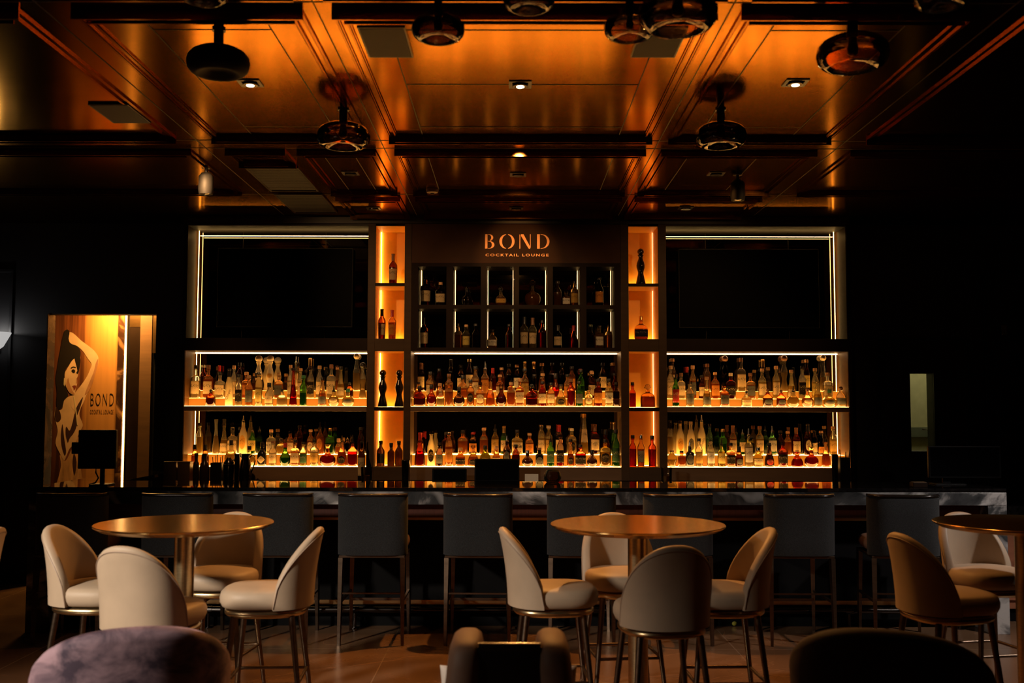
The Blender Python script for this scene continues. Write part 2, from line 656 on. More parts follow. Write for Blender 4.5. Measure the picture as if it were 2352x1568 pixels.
def add_plate(bm, pts, y, thick):
    tris = tessellate_polygon([[Vector((p[0], p[1], 0)) for p in pts]])
    a = [bm.verts.new((p[0], y, p[1])) for p in pts]
    b = [bm.verts.new((p[0], y - thick, p[1])) for p in pts]
    for i, j, k in tris:
        for q in ((a[i], a[j], a[k]), (b[k], b[j], b[i])):
            if len(set(q)) == 3:
                bm.faces.new(q)
    for i in range(len(pts)):
        j = (i + 1) % len(pts)
        bm.faces.new((a[i], a[j], b[j], b[i]))


def plate(name, pts, y, thick, mat, parent=None, holes=()):
    """flat outline (x,z) standing at depth y, thick towards the viewer"""
    bm = bmesh.new()
    add_plate(bm, pts, y, thick)
    return finish(name, bm, mat, parent)


def text_mesh(name, txt, size, mat, parent, center, sx=1.0, depth=0.002, spacing=1.0, thin=0.0):
    cu = bpy.data.curves.new('lettering', 'FONT')
    cu.body = txt
    cu.size = size
    cu.align_x = 'CENTER'
    cu.align_y = 'CENTER'
    cu.extrude = depth / 2
    cu.space_character = spacing
    cu.resolution_u = 3
    cu.offset = thin
    tmp = bpy.data.objects.new('lettering', cu)
    COL.objects.link(tmp)
    dg = bpy.context.evaluated_depsgraph_get()
    me = bpy.data.meshes.new_from_object(tmp.evaluated_get(dg))
    bpy.data.objects.remove(tmp)
    bpy.data.curves.remove(cu)
    me.transform(Matrix.Rotation(PI / 2, 4, 'X') @ Matrix.Scale(sx, 4, (1, 0, 0)))
    me.transform(Matrix.Translation(center))
    me.materials.clear()
    return link(name, me, mat, parent)

# ------------------------------------------------------------------ the room shell
CZ = 3.45          # ceiling height
YW = 10.05         # back wall
XW = 5.6
struct(box('floor', -XW, XW, -2.6, 12.2, -0.08, 0, 'floor_stone'))
struct(box('ceiling', -XW, XW, -2.6, YW + 0.15, CZ, CZ + 0.1, 'ceiling_brass'))
struct(box('wall_left', -XW - 0.1, -XW, -2.6, 12.2, 0, CZ, 'wall_dark'))
struct(box('wall_right', XW, XW + 0.1, -2.6, 12.2, 0, CZ, 'wall_dark'))
struct(box('wall_front', -XW, XW, -2.7, -2.6, 0, CZ, 'wall_dark'))

OP0, OP1 = at_y(104, 900, YW).x, at_y(355, 900, YW).x
OPZ = at_y(230, 721, YW).z
WA, WB = at_y(2087, 857, YW), at_y(2146, 1036, YW)
wy0, wy1 = YW, YW + 0.15
struct(boxes('wall_back', [
    (-XW, OP0, wy0, wy1, 0, CZ), (OP0, OP1, wy0, wy1, OPZ, CZ), (OP1, WA.x, wy0, wy1, 0, CZ),
    (WA.x, WB.x, wy0, wy1, 0, WB.z), (WA.x, WB.x, wy0, wy1, WA.z, CZ), (WB.x, XW, wy0, wy1, 0, CZ)], 'wall_dark'))

# service door in the back wall, right of the shelves
D0, D1 = at_y(2020, 900, YW).x, at_y(2221, 900, YW).x
DZ = at_y(2130, 781, YW).z
door = struct(boxes('door_1', [(D0, WA.x, YW - 0.03, YW - 0.002, 0.01, DZ), (WB.x, D1, YW - 0.03, YW - 0.002, 0.01, DZ),
                              (WA.x, WB.x, YW - 0.03, YW - 0.002, 0.01, WB.z), (WA.x, WB.x, YW - 0.03, YW - 0.002, WA.z, DZ)], 'wall_dark'))
boxes('door_frame', [(D0 - 0.02, D1 + 0.02, YW - 0.035, YW - 0.002, DZ, DZ + 0.008),
                     (D1, D1 + 0.008, YW - 0.035, YW - 0.002, 0.01, DZ)], 'steel_dark', door)
struct(box('window_1', WA.x, WB.x, YW - 0.01, YW - 0.004, WB.z, WA.z, 'pane'))
# the lit corridor behind the door's window
cz0 = at_y(2100, 1003, YW + 1.2).z
cz1 = at_y(2100, 981, YW + 1.2).z
pbr('corridor_wall', (0.46, 0.42, 0.22), 0.7, var=0.06)
pbr('corridor_band', (0.12, 0.13, 0.08), 0.5)
struct(boxes('wall_corridor', [(3.3, 5.4, YW + 1.2, YW + 1.3, 0, 3.0), (3.3, 3.4, YW + 0.16, YW + 1.2, 0, 3.0),
                               (5.3, 5.4, YW + 0.16, YW + 1.2, 0, 3.0), (3.3, 5.4, YW + 0.16, YW + 1.3, 3.0, 3.1)], 'corridor_wall'))
cs = box('crash_rail', 3.42, 4.55, YW + 1.16, YW + 1.195, cz0, cz1, 'corridor_band')
tag(cs, 'dark crash rail on the olive corridor wall seen through the door window', 'rail')
hx = at_y(2139, 990, YW + 1.1).x
dh = thing('door_lever', 'chrome lever handle seen through the service door window', 'handle', (hx, YW + 1.15, (cz0 + cz1) / 2))
box('back_plate', -0.012, 0.012, -0.02, 0.008, -0.055, 0.055, 'steel_shine', dh)
tube('lever', [(0, -0.02, 0.03), (0, -0.06, 0.03), (-0.10, -0.06, 0.03)], 0.009, 'steel_shine', dh)

ws = at_y(2303, 758, YW)
sens = thing('wall_sensor', 'small grey sensor box high on the back wall, right of the door', 'sensor', (ws.x, YW, ws.z))
box('housing', -0.027, 0.027, -0.035, -0.001, -0.048, 0.048, 'steel_shine', sens, 0.006)
lathe('lens', [(0, 0.012), (0.006, 0.008)], 'cap_black', sens, 12, c=(0, -0.041, -0.028))

# wall panelling mouldings
def moulding(name, x0, x1, z0, z1, w=0.03):
    y0, y1 = YW - 0.022, YW - 0.001
    struct(boxes(name, [(x0, x1, y0, y1, z1 - w, z1), (x0, x1, y0, y1, z0, z0 + w),
                        (x0, x0 + w, y0, y1, z0 + w, z1 - w), (x1 - w, x1, y0, y1, z0 + w, z1 - w)], 'wall_trim', None, 0.004))


mx = at_y(24, 900, YW).x
moulding('trim_1', -5.5, mx, at_y(24, 1070, YW).z, 3.0)
moulding('trim_2', -5.5, mx, 0.16, at_y(24, 1098, YW).z)
moulding('trim_3', at_y(2262, 900, YW).x, 5.5, 0.16, 3.0, 0.02)
struct(box('baseboard_back', -XW, OP0, YW - 0.02, YW - 0.001, 0, 0.11, 'wall_trim'))

# ------------------------------------------------------------------ ceiling coffers
CO = {'x': [(-4.35, -2.235), (-2.0, -0.95), (-0.82, 0.93), (1.036, 2.12), (2.352, 4.45)],
      'rows': [(2.1, 4.42), (4.62, 6.85), (7.16, 8.55), (8.75, 9.60)]}


def frame_ring(x0, x1, y0, y1, w, z0, z1, zs=None):
    zs = z0 if zs is None else zs
    return [(x0, x1, y0, y0 + w, z0, z1), (x0, x1, y1 - w, y1, z0, z1),
            (x0, x0 + w, y0 + w, y1 - w, zs, z1), (x1 - w, x1, y0 + w, y1 - w, zs, z1)]


tn = 4
coffers = []
for ri, (y0, y1) in enumerate(CO['rows']):
    for ci, (x0, x1) in enumerate(CO['x']):
        if ri >= 2 and ci == 1:
            x0 = -1.50
        if ri == 3 and ci in (0, 4):
            continue
        coffers.append((x0, x1, y0, y1))
coffers.append((-2.0, -1.58, 7.16, 7.55))
for x0, x1, y0, y1 in coffers:
    d = 0.042
    lst = frame_ring(x0, x1, y0, y1, 0.012, CZ - d, CZ - 0.0005, CZ - 0.011)
    lst += frame_ring(x0 + 0.015, x1 - 0.015, y0 + 0.015, y1 - 0.015, 0.006, CZ - d + 0.008, CZ - 0.0005, CZ - 0.008)
    lst += frame_ring(x0 + 0.048, x1 - 0.048, y0 + 0.055, y1 - 0.055, 0.010, CZ - d, CZ - 0.0005, CZ - 0.011)
    lst += frame_ring(x0 + 0.062, x1 - 0.062, y0 + 0.069, y1 - 0.069, 0.005, CZ - d + 0.010, CZ - 0.0005, CZ - 0.008)
    struct(boxes('trim_%d' % tn, lst, 'frame_brass'))
    tn += 1
# panel joints
s = 0.0045
sl = []
def sline(x0, x1, y0, y1):
    sl.append((min(x0, x1) - s / 2, max(x0, x1) + s / 2, min(y0, y1) - s / 2, max(y0, y1) + s / 2, CZ - 0.0025, CZ - 0.0004))
for x0, x1, extra in ((-0.59, 0.70, True), (-1.71, -1.145, False), (1.225, 1.84, False)):
    sline(x0, x0, 4.72, 6.74); sline(x1, x1, 4.72, 6.74)
    sline(x0, x1, 4.86, 4.86); sline(x0, x1, 6.56, 6.56)
    if extra:
        sline(x0, x1, 5.69, 5.69)
for x in (-0.885, 0.983, -2.117, 2.236):
    sline(x, x, 2.0, 9.6)
for y in (6.90, 7.11, 4.52, 8.65):
    sline(-4.4, 4.4, y, y)
for x in (-1.34, -1.12, 1.25, 1.75, -0.6, 0.72):
    sline(x, x, 7.25, 8.45)
struct(boxes('trim_%d' % tn, sl, 'seam_black'))


def ceiling_plate(name, px, label, cat, depth=0.006):
    a = [at_z(x, y, CZ) for x, y in px]
    x0, x1 = min(p.x for p in a), max(p.x for p in a)
    y0, y1 = min(p.y for p in a), max(p.y for p in a)
    t = thing(name, label, cat, ((x0 + x1) / 2, (y0 + y1) / 2, CZ))
    w, h = (x1 - x0) / 2, (y1 - y0) / 2
    box('face', -w, w, -h, h, -depth, -0.0005, 'grille_black', t)
    return t


def grid_speaker(x, y, w, h, label, zc=CZ):
    t = thing('ceiling_speaker', label, 'speaker', (x, y, zc), 0, 'black ceiling speakers')
    box('grille', -w / 2, w / 2, -h / 2, h / 2, -0.014, -0.004, 'grille_black', t, 0.003)
    boxes('rim', frame_ring(-w / 2 - 0.008, w / 2 + 0.008, -h / 2 - 0.008, h / 2 + 0.008, 0.007, -0.012, -0.0005), 'cap_black', t)
    return t


p = at_z(873, 94, CZ)
grid_speaker(p.x + 0.03, p.y, 0.21, 0.40, 'black square speaker grille on the brass ceiling left of the sign bay')
p = at_z(1526, 94, CZ)
grid_speaker(p.x - 0.03, p.y, 0.21, 0.40, 'black square speaker grille behind the clustered smoked globe lamps')
p = at_z(277, 258, CZ)
grid_speaker(p.x, p.y, 0.22, 0.38, 'black square speaker grille in the dim far left ceiling bay')
# slatted air vents over the left of the shelves
for k, (y0, y1, lb) in enumerate(((7.66, 8.5, 'long slatted black air vent on the dark ceiling, nearer of two'),
                                  (8.62, 9.45, 'slatted black air vent on the dark ceiling, closest to the back wall'))):
    v = thing('air_vent', lb, 'vent', (-1.79, (y0 + y1) / 2, CZ), 0, 'slatted ceiling vents')
    L = y1 - y0
    boxes('vent_frame', frame_ring(-0.2, 0.2, -L / 2, L / 2, 0.015, -0.012, -0.0005), 'bronze_dark', v)
    boxes('slats', [(-0.185, 0.185, -L / 2 + 0.02 + i * 0.03, -L / 2 + 0.034 + i * 0.03, -0.010, -0.002) for i in range(int((L - 0.04) / 0.03))], 'grille_black', v)
p = at_z(993, 434, CZ)
sd = thing('smoke_detector', 'small round smoke detector on the ceiling above the sign', 'smoke detector', (p.x, p.y, CZ))
lathe('housing', [(-0.035, 0.03), (-0.03, 0.045), (-0.012, 0.052), (-0.0005, 0.052)], 'bronze_wood', sd, 20)
lathe('sensor_cap', [(-0.044, 0.012), (-0.0355, 0.018)], 'bronze_dark', sd, 14)

# recessed downlights
DL = [(575, 190, True, 'lit recessed downlight in the ceiling bay under the matte black lamp'),
      (1195, 193, True, 'lit recessed downlight in the middle ceiling bay'),
      (1827, 189, True, 'lit recessed downlight in the ceiling bay near the amber lamp on the right'),
      (805, 397, False, 'unlit recessed downlight in the small bay behind the hanging amber globe'),
      (1190, 400, False, 'unlit recessed downlight in the middle bay in front of the sign'),
      (1645, 398, False, 'unlit recessed downlight in the bay behind the dark globe lamp'),
      (858, 478, False, 'unlit downlight near the back wall, above the left lit column'),
      (1186, 478, False, 'unlit downlight near the back wall, directly above the sign'),
      (1575, 477, False, 'unlit downlight near the back wall, right of the sign')]
DLP = []
for px, py, lit, lb in DL:
    p = at_z(px, py, CZ)
    t = thing('recessed_downlight', lb, 'downlight', (p.x, p.y, CZ), 0, 'recessed ceiling downlights')
    boxes('trim_plate', frame_ring(-0.062, 0.062, -0.062, 0.062, 0.018, -0.006, -0.0005), 'cap_black', t)
    lathe('tilt_ring', [(-0.016, 0.036), (-0.016, 0.042), (-0.001, 0.044), (-0.001, 0.036)], 'steel_dark', t, 20)
    lathe('lens', [(-0.0175, 0.020), (-0.012, 0.024), (-0.010, 0.024)], 'lamp_lens' if lit else 'steel_dark', t, 18)
    DLP.append(p)

# ------------------------------------------------------------------ glass ceiling lamps
pbr('lamp_matte', (0.010, 0.009, 0.008), 0.6, spec=0.12)


def globe(px, py, wpx, mat, label, stem=None):
    p = at_z(px, py, CZ)
    R = wpx / 2 * p.y / F_PX
    t = thing('ceiling_lamp', label, 'lamp', (p.x, p.y, CZ), 0, 'globe lamps on the ceiling')
    k = R / 0.165
    st = stem or 0.085
    lathe('stem', [(-st - 0.012 * k, 0.022 * k), (-st - 0.012 * k, 0.026 * k), (-0.010, 0.026 * k), (-0.010, 0.035 * k), (-0.0005, 0.035 * k)], 'cap_black', t, 18)
    prof = [(-0.112, 0.012), (-0.116, 0.05), (-0.132, 0.085), (-0.143, 0.108), (-0.143, 0.122), (-0.132, 0.142), (-0.112, 0.158),
            (-0.084, 0.165), (-0.056, 0.160), (-0.032, 0.140), (-0.014, 0.105), (-0.004, 0.065), (0.0, 0.03)]
    prof = [(z * k * 1.05 - st, r * k) for z, r in prof]
    lathe('lamp_shade', prof, mat, t, 36, sharp=2.0)
    if mat.startswith('lamp'):
        lathe('bulb', [(-st - 0.095 * k, 0.012 * k), (-st - 0.085 * k, 0.024 * k), (-st - 0.06 * k, 0.026 * k), (-st - 0.013 * k, 0.018 * k)],
              'cap_black', t, 14)
    return t



globe(503, 67, 146, 'lamp_matte', 'matte black pebble-shaped ceiling lamp, the only one without glass')
globe(789, 250, 126, 'lamp_amber', 'amber glass globe lamp on a black stem above the left lit column')
globe(1655, 250, 121, 'lamp_dark', 'dark glass globe lamp above the right lit column')
globe(1007, -8, 126, 'lamp_dark', 'dark glass globe lamp beside the square speaker left of centre')
globe(1957, 40, 168, 'lamp_amber', 'large amber glass globe lamp in the right ceiling bay')
globe(1556, -60, 186, 'lamp_smoke', 'largest smoked glass globe lamp, overlapping a smaller one')
globe(1446, -10, 122, 'lamp_smoke', 'smaller smoked glass globe lamp partly behind the largest one')
globe(470, -96, 118, 'lamp_smoke', 'smoked glass globe lamp cut by the top edge above the matte black lamp')
globe(1215, -80, 124, 'lamp_dark', 'very dark globe lamp barely visible at the top centre of the photo')
globe(2165, -95, 140, 'lamp_smoke', 'smoked glass globe lamp at the top right corner of the photo')

for px, py, lb in ((474, 384, 'small black spotlight head on the dark ceiling left of the shelves'),
                   (1694, 400, 'small black spotlight head under the ceiling right of the sign')):
    p = at_z(px, py, CZ)
    t = thing('spotlight', lb, 'spotlight', (p.x, p.y, CZ), 0, 'black ceiling spotlights')
    lathe('mount', [(-0.04, 0.012), (-0.008, 0.012), (-0.008, 0.035), (-0.0005, 0.035)], 'cap_black', t, 16)
    lathe('lamp_head', [(-0.20, 0.034), (-0.205, 0.05), (-0.17, 0.056), (-0.07, 0.054), (-0.045, 0.036), (-0.04, 0.012)], 'lamp_matte', t, 20)
    lathe('lens', [(-0.207, 0.020), (-0.2005, 0.033)], 'steel_dark', t, 16)

# wall sconce at the far left
p = at_y(-30, 790, 9.88)
sc = thing('wall_sconce', 'pale bowl-shaped wall sconce glowing softly at the far left', 'sconce', (p.x, 9.88, p.z))
lathe('bowl', [(-0.10, 0.02), (-0.09, 0.06), (-0.02, 0.15), (0.10, 0.215), (0.112, 0.218), (0.112, 0.208), (0.0, 0.15), (-0.07, 0.05), (-0.08, 0.02)],
      'sconce_glow', sc, 32, sy=0.72)
box('wall_plate', -0.05, 0.05, 0.155, 0.169, -0.08, 0.08, 'steel_dark', sc)
spl = bpy.data.lights.new('sconce_bulb', 'POINT')
spl.energy = 2.5
spl.color = (1.0, 0.95, 0.9)
spl.shadow_soft_size = 0.03
spo = bpy.data.objects.new('sconce_bulb', spl)
COL.objects.link(spo)
spo.location = (p.x, 9.86, p.z + 0.12)

# ------------------------------------------------------------------ back bar shelving
YF, YM = 9.66, 10.01       # front edges and mirrors


def zp(py, Y=YF):
    return at_y(1188, py, Y).z


ZTOP = zp(519)
ZB1, ZB0 = zp(777), zp(806)         # beam under the screens
ZS1, ZS0 = zp(933), zp(945)         # bottle shelf
ZL1, ZL0 = zp(1072), 1.003          # lowest shelf and its lip
XL0, XL1 = -3.03, -1.341
XNL0, XNL1 = -1.272, -1.0
XC0, XC1 = -0.936, 1.009
XNR0, XNR1 = 1.082, 1.361
XR0, XR1 = 1.434, 3.115
STEP_U, STEP_L = 0.073, 0.105


def riser(parent, x0, x1, z, h, y0, mat='riser_acrylic'):
    r = box('riser', x0, x1, y0, YM - 0.003, z, z + h - 0.0012, mat, parent)
    box('light_panel', x0 + 0.002, x1 - 0.002, y0 + 0.008, YM - 0.004, z + h - 0.0011, z + h - 0.0005, 'step_glow', r)
    return r


def bottle_bay(parent, x0, x1, two_steps_low=False):
    """two lit bottle shelves with stepped risers, mirror backs"""
    box('mirror', x0, x1, YM, YM + 0.012, ZL1, ZB0, 'mirror_dark', parent)
    box('shelf', x0, x1, YF, YM - 0.001, ZS0, ZS1 - 0.0022, 'bronze_wood', parent, 0.002)
    box('shelf', x0, x1, YF, YM - 0.001, ZL0, ZL1 - 0.0022, 'bronze_wood', parent, 0.002)
    for z in (ZS1, ZL1):
        box('light_panel', x0 + 0.004, x1 - 0.004, YF + 0.012, YM - 0.004, z - 0.0020, z - 0.0005, 'shelf_glow', parent)
    riser(parent, x0 + 0.004, x1 - 0.004, ZS1, STEP_U, 9.80)
    riser(parent, x0 + 0.006, x1 - 0.006, ZS1 + STEP_U, STEP_U, 9.905)
    riser(parent, x0 + 0.004, x1 - 0.004, ZL1, STEP_L, 9.80)
    box('led_strip', x0 + 0.004, x1 - 0.004, 9.975, 9.985, ZB0 - 0.010, ZB0 - 0.0025, 'led_white', parent)


def screen_unit(name, x0, x1, outer, label):
    t = thing(name, label, 'shelving', (0, 0, 0), 0, 'back bar shelving units')
    ox0, ox1 = (x0 - 0.03, x0) if outer < 0 else (x1, x1 + 0.03)
    box('side_panel', ox0, ox1, YF, YM + 0.02, 1.003, ZTOP + 0.02, 'bronze_dark', t)
    ix0, ix1 = (x0, x0 + 0.004) if outer < 0 else (x1 - 0.004, x1)
    for a, b in ((ZB1, ZTOP), (ZS1 + 0.001, ZB0), (ZL1 + 0.001, ZS0)):
        box('side_lining', ix0, ix1, YF + 0.012, YM - 0.001, a, b, 'side_brass', t)
    box('beam', x0, x1, YF, YM - 0.001, ZB0, ZB1, 'bronze_dark', t, 0.002)
    box('top_panel', x0, x1, YF, YM, ZTOP, ZTOP + 0.02, 'grille_black', t)
    box('mirror', x0, x1, YM, YM + 0.012, ZB1, ZTOP, 'mirror_dark', t)
    boxes('mirror_seam', [(x0 + 0.43 + i * 0.80, x0 + 0.433 + i * 0.80, YM - 0.0022, YM - 0.0002, ZB1, ZTOP) for i in range(2)], 'seam_black', t)
    ex = x0 + 0.022 if outer < 0 else x1 - 0.03
    sg = (ex, ex + 0.0042)
    box('led_strip', sg[0], sg[1], 9.945, 9.955, ZB1, ZTOP - 0.001, 'led', t)
    box('led_strip', sg[0], sg[1], 9.945, 9.955, ZS1 + 2 * STEP_U, ZB0 - 0.001, 'led', t)
    box('led_strip', sg[0], sg[1], 9.945, 9.955, ZL1 + STEP_L, ZS0 - 0.001, 'led', t)
    xa, xb = (sg[1] + 0.01, x1) if outer < 0 else (x0, sg[0] - 0.01)
    box('led_strip', xa, xb, 9.945, 9.955, ZTOP - 0.051, ZTOP - 0.0468, 'led', t)
    bottle_bay(t, x0, x1)
    return t


unitL = screen_unit('back_bar_shelf', XL0, XL1, -1, 'tall lit bottle shelf with dark screen, nearest the painted mural')
unitR = screen_unit('back_bar_shelf', XR0, XR1, 1, 'tall lit bottle shelf with dark screen, nearest the service door')


def niche_column(px0, x0, x1, px1, led_left, label):
    t = thing('niche_column', label, 'shelving', (0, 0, 0), 0, 'glowing niche columns')
    for a, b in ((px0, x0), (x1, px1)):
        box('post', a, b, YF, YM + 0.02, ZL0, ZTOP + 0.02, 'bronze_post', t, 0.002)
    cells = [(zp(650), ZTOP), (zp(778), zp(657)), (zp(935), zp(806)), (zp(1073), zp(943))]
    box('back_panel', x0, x1, YM, YM + 0.012, ZL0, ZTOP + 0.02, 'niche_panel', t)
    for a, b in cells:
        boxes('side_lining', [(x0, x0 + 0.003, YF + 0.006, YM - 0.001, a, b), (x1 - 0.003, x1, YF + 0.006, YM - 0.001, a, b),
                              (x0 + 0.003, x1 - 0.003, YF + 0.006, YM - 0.001, b - 0.003, b)], 'niche_panel', t)
        lx = x0 + 0.010 if led_left else x1 - 0.013
        box('led_strip', lx, lx + 0.0045, YM - 0.020, YM - 0.012, a + 0.002, b - 0.004, 'led_niche' if led_left else 'led_soft', t)
        box('light_panel', x0 + 0.004, x1 - 0.004, YM - 0.060, YM - 0.025, a + 0.0005, a + 0.006, 'niche_glow', t)
    zs = [(cells[1][1], cells[0][0]), (cells[2][1], cells[1][0]), (cells[3][1], cells[2][0]), (ZL0, cells[3][0])]
    for i, (a, b) in enumerate(zs):
        box('beam' if i == 1 else 'shelf', x0, x1, YF, YM - 0.001, a, b, 'bronze_post' if i in (1, 3) else 'bronze_dark', t, 0.002)
    return t, cells


nicheL, cellsL = niche_column(XL1, XNL0, XNL1, XC0, True, 'narrow glowing orange niche column on the mural side of the sign')
nicheR, cellsR = niche_column(XC1, XNR0, XNR1, XR0, False, 'narrow dimmer orange niche column on the door side of the sign')

# centre: sign board, grid of cells, bottle shelves
unitC = thing('back_bar_shelf', 'central back bar unit with a grid of small cells under the sign', 'shelving', (0, 0, 0), 0, 'back bar shelving units')
ZG2, ZG1, ZGm1, ZGm0, ZG0 = zp(604), zp(612), zp(700), zp(710), zp(798)
box('sign_board', XC0, XC1, YF + 0.004, YF + 0.03, ZG2, ZTOP + 0.02, 'sign_panel', unitC, 0.003)
box('beam', XC0, XC1, YF, 9.96, ZG1, ZG2, 'bronze_dark', unitC)
box('beam', XC0, XC1, YF, YM - 0.001, ZB0, ZG0, 'bronze_dark', unitC)
box('shelf', XC0, XC1, YF + 0.004, 9.95, ZGm1 - 0.037, ZGm1, 'bronze_dark', unitC)
cellpx = [(960, 1025), (1040, 1104), (1117, 1181), (1192, 1258), (1270, 1333), (1347, 1412)]
cx = [(at_y(a, 700, YF).x, at_y(b, 700, YF).x) for a, b in cellpx]
edges = [XC0] + [v for c in cx for v in c] + [XC1]
for i in range(0, len(edges), 2):
    box('divider', edges[i], edges[i + 1], YF + 0.002, 9.95, ZG0, ZG1, 'bronze_dark', unitC)
box('mirror', XC0, XC1, 9.95, 9.962, ZG0, ZG1, 'mirror_dark', unitC)
ledside = ['L', 'L', 'LR', 'R', 'R', 'R']
for (a, b), sd_ in zip(cx, ledside):
    for z0, z1 in ((ZGm1 + 0.001, ZG1 - 0.001), (ZG0 + 0.001, ZGm1 - 0.038)):
        for c in sd_:
            xx = a + 0.007 if c == 'L' else b - 0.012
            box('led_strip', xx, xx + 0.003, 9.928, 9.932, z0, z1, 'led_cell', unitC)
bottle_bay(unitC, XC0, XC1)

soff = struct(box('trim_%d' % (tn + 1), XL0 - 0.03, XR1 + 0.03, YF - 0.02, YW - 0.001, ZTOP + 0.021, CZ - 0.001, 'soffit_dark'))

# sign lettering: stencil capitals with thick and thin strokes
sg = thing('bar_sign', 'copper stencil lettering reading BOND COCKTAIL LOUNGE on the dark board', 'sign', (0, YF + 0.004, 0))
sA, sB = at_y(1114, 571, YF), at_y(1261, 538, YF)
LH = sB.z - sA.z
LZ = sA.z
pxm = (sB.x - sA.x) / 147.0


def arc(cx_, cz_, rx, rz, a0, a1, n=14):
    return [(cx_ + rx * math.cos(math.radians(a0 + (a1 - a0) * i / n)), cz_ + rz * math.sin(math.radians(a0 + (a1 - a0) * i / n))) for i in range(n + 1)]


def letter(polys, x):
    """polys in letter heights"""
    bm = bmesh.new()
    for pts in polys:
        add_plate(bm, [(x + q[0] * LH, LZ + q[1] * LH) for q in pts], -0.0005, 0.008)
    return finish('letter', bm, 'sign_copper', sg)


stem_ = [(0, 0), (0.17, 0), (0.17, 1), (0, 1)]
bowl_t = [(0.21, 1.0)] + arc(0.26, 0.765, 0.30, 0.235, 88, -70, 12) + [(0.33, 0.545)] + list(reversed(arc(0.26, 0.765, 0.16, 0.20, 80, -60, 10))) + [(0.21, 0.965)]
bowl_b = [(0.21, 0.53)] + arc(0.28, 0.265, 0.36, 0.265, 88, -88, 14) + [(0.21, 0.0), (0.21, 0.035)] + arc(0.28, 0.265, 0.19, 0.23, -86, 86, 12) + [(0.21, 0.495)]
letter([stem_, bowl_t, bowl_b], sA.x)
oL = arc(0.48, 0.5, 0.48, 0.5, 94, 266, 20) + arc(0.50, 0.5, 0.32, 0.46, 262, 98, 18)
oR = arc(0.56, 0.5, 0.48, 0.5, -86, 86, 20) + arc(0.54, 0.5, 0.32, 0.46, 82, -82, 18)
letter([oL, oR], sA.x + 33 * pxm)
letter([[(0, 0), (0.06, 0), (0.06, 0.9), (0, 1.0)], [(0.09, 1), (0.28, 1), (0.74, 0.12), (0.74, 0), (0.64, 0), (0.10, 0.90)],
        [(0.72, 0.16), (0.77, 0.05), (0.77, 1), (0.72, 1)]], sA.x + 79 * pxm)
dR = [(0.24, 1.0)] + arc(0.30, 0.5, 0.55, 0.5, 88, -88, 20) + [(0.24, 0.0), (0.24, 0.035)] + arc(0.30, 0.5, 0.38, 0.455, -86, 86, 18) + [(0.24, 0.965)]
letter([[(0, 0), (0.19, 0), (0.19, 1), (0, 1)], dR], sA.x + 119.5 * pxm)
l2 = at_y(1187.5, 586, YF)
ct = text_mesh('tagline', 'COCKTAIL LOUNGE', 0.036, 'sign_copper', sg, Vector((0, 0, 0)), 1.0, 0.007, 1.32, 0.0007)
wid = max(v.co.x for v in ct.data.vertices) - min(v.co.x for v in ct.data.vertices)
kx = (at_y(1260, 586, YF).x - at_y(1115, 586, YF).x) / wid
ct.data.transform(Matrix.Diagonal((kx, 1, 0.92, 1)))
ct.data.transform(Matrix.Translation((l2.x, -0.0045, l2.z)))

# dark flat screens
for a, b, c_, d_, lb in ((497, 811, 570, 751, 'large black switched-off television above the bottles nearest the mural'),
                        (1560, 1880, 572, 753, 'large black switched-off television above the bottles nearest the service door')):
    A, B = at_y(a, d_, 9.93), at_y(b, c_, 9.93)
    t = thing('television', lb, 'television', ((A.x + B.x) / 2, 9.95, A.z), 0, 'black televisions on the back bar')
    w, h = (B.x - A.x) / 2, B.z - A.z
    box('screen', -w + 0.008, w - 0.008, -0.024, -0.018, 0.012, h - 0.008, 'screen_black', t)
    box('casing', -w, w, -0.018, 0.022, 0, h, 'plastic_black', t, 0.003)
    box('wall_bracket', -0.2, 0.2, 0.022, 0.055, h * 0.3, h * 0.7, 'plastic_black', t)

# back counter under the shelves
bc = thing('back_counter', 'dark waist-high counter running below the bottle shelves', 'counter', (0, 0, 0))
box('cabinet', XL0 - 0.12, XR1, 9.27, YM, 0.0, 0.955, 'front_black', bc)
box('worktop', XL0 - 0.135, XR1 + 0.02, 9.22, YM, 0.956, 1.0, 'granite_black', bc, 0.004)
boxes('cabinet_door', [(XL0 + 0.03 + i * 0.61, XL0 + 0.62 + i * 0.61, 9.25, 9.269, 0.1, 0.93) for i in range(10)], 'bronze_dark', bc)

# ------------------------------------------------------------------ the bar
BX0, BX1, BY0, BY1, BZ = -3.60, 3.690, 7.85, 8.57, 1.07
bar = thing('bar_counter', 'long dark bar with a glossy black top and marble waterfall end', 'bar counter', (0, 0, 0))
box('countertop', BX0, BX1, BY0, BY1, BZ - 0.028, BZ, 'granite_black', bar, 0.003)
box('apron', BX0, BX1, BY0, BY0 + 0.04, BZ - 0.125, BZ - 0.029, 'marble_grey', bar, 0.002)
for a, b in ((BX0, BX0 + 0.17), (BX1 - 0.14, BX1)):
    box('end_panel', a, b, BY0 + 0.002, BY1, 0.0, BZ - 0.03, 'marble_grey', bar, 0.002)
box('arm_rail', BX0 + 0.17, BX1 - 0.14, 7.98, 8.12, BZ - 0.235, BZ - 0.126, 'rail_wood', bar, 0.01)
box('trim_strip', BX0 + 0.17, BX1 - 0.14, 8.0, 8.12, BZ - 0.255, BZ - 0.236, 'brass_trim', bar)
box('front_panel', BX0 + 0.17, BX1 - 0.14, 8.13, 8.17, 0.0, BZ - 0.03, 'front_black', bar)
box('kick_strip', BX0 + 0.17, BX1 - 0.14, 8.11, 8.129, 0.165, 0.198, 'brass_trim', bar)
box('back_panel', BX0 + 0.17, BX1 - 0.14, 8.45, 8.50, 0.0, BZ - 0.03, 'front_black', bar)
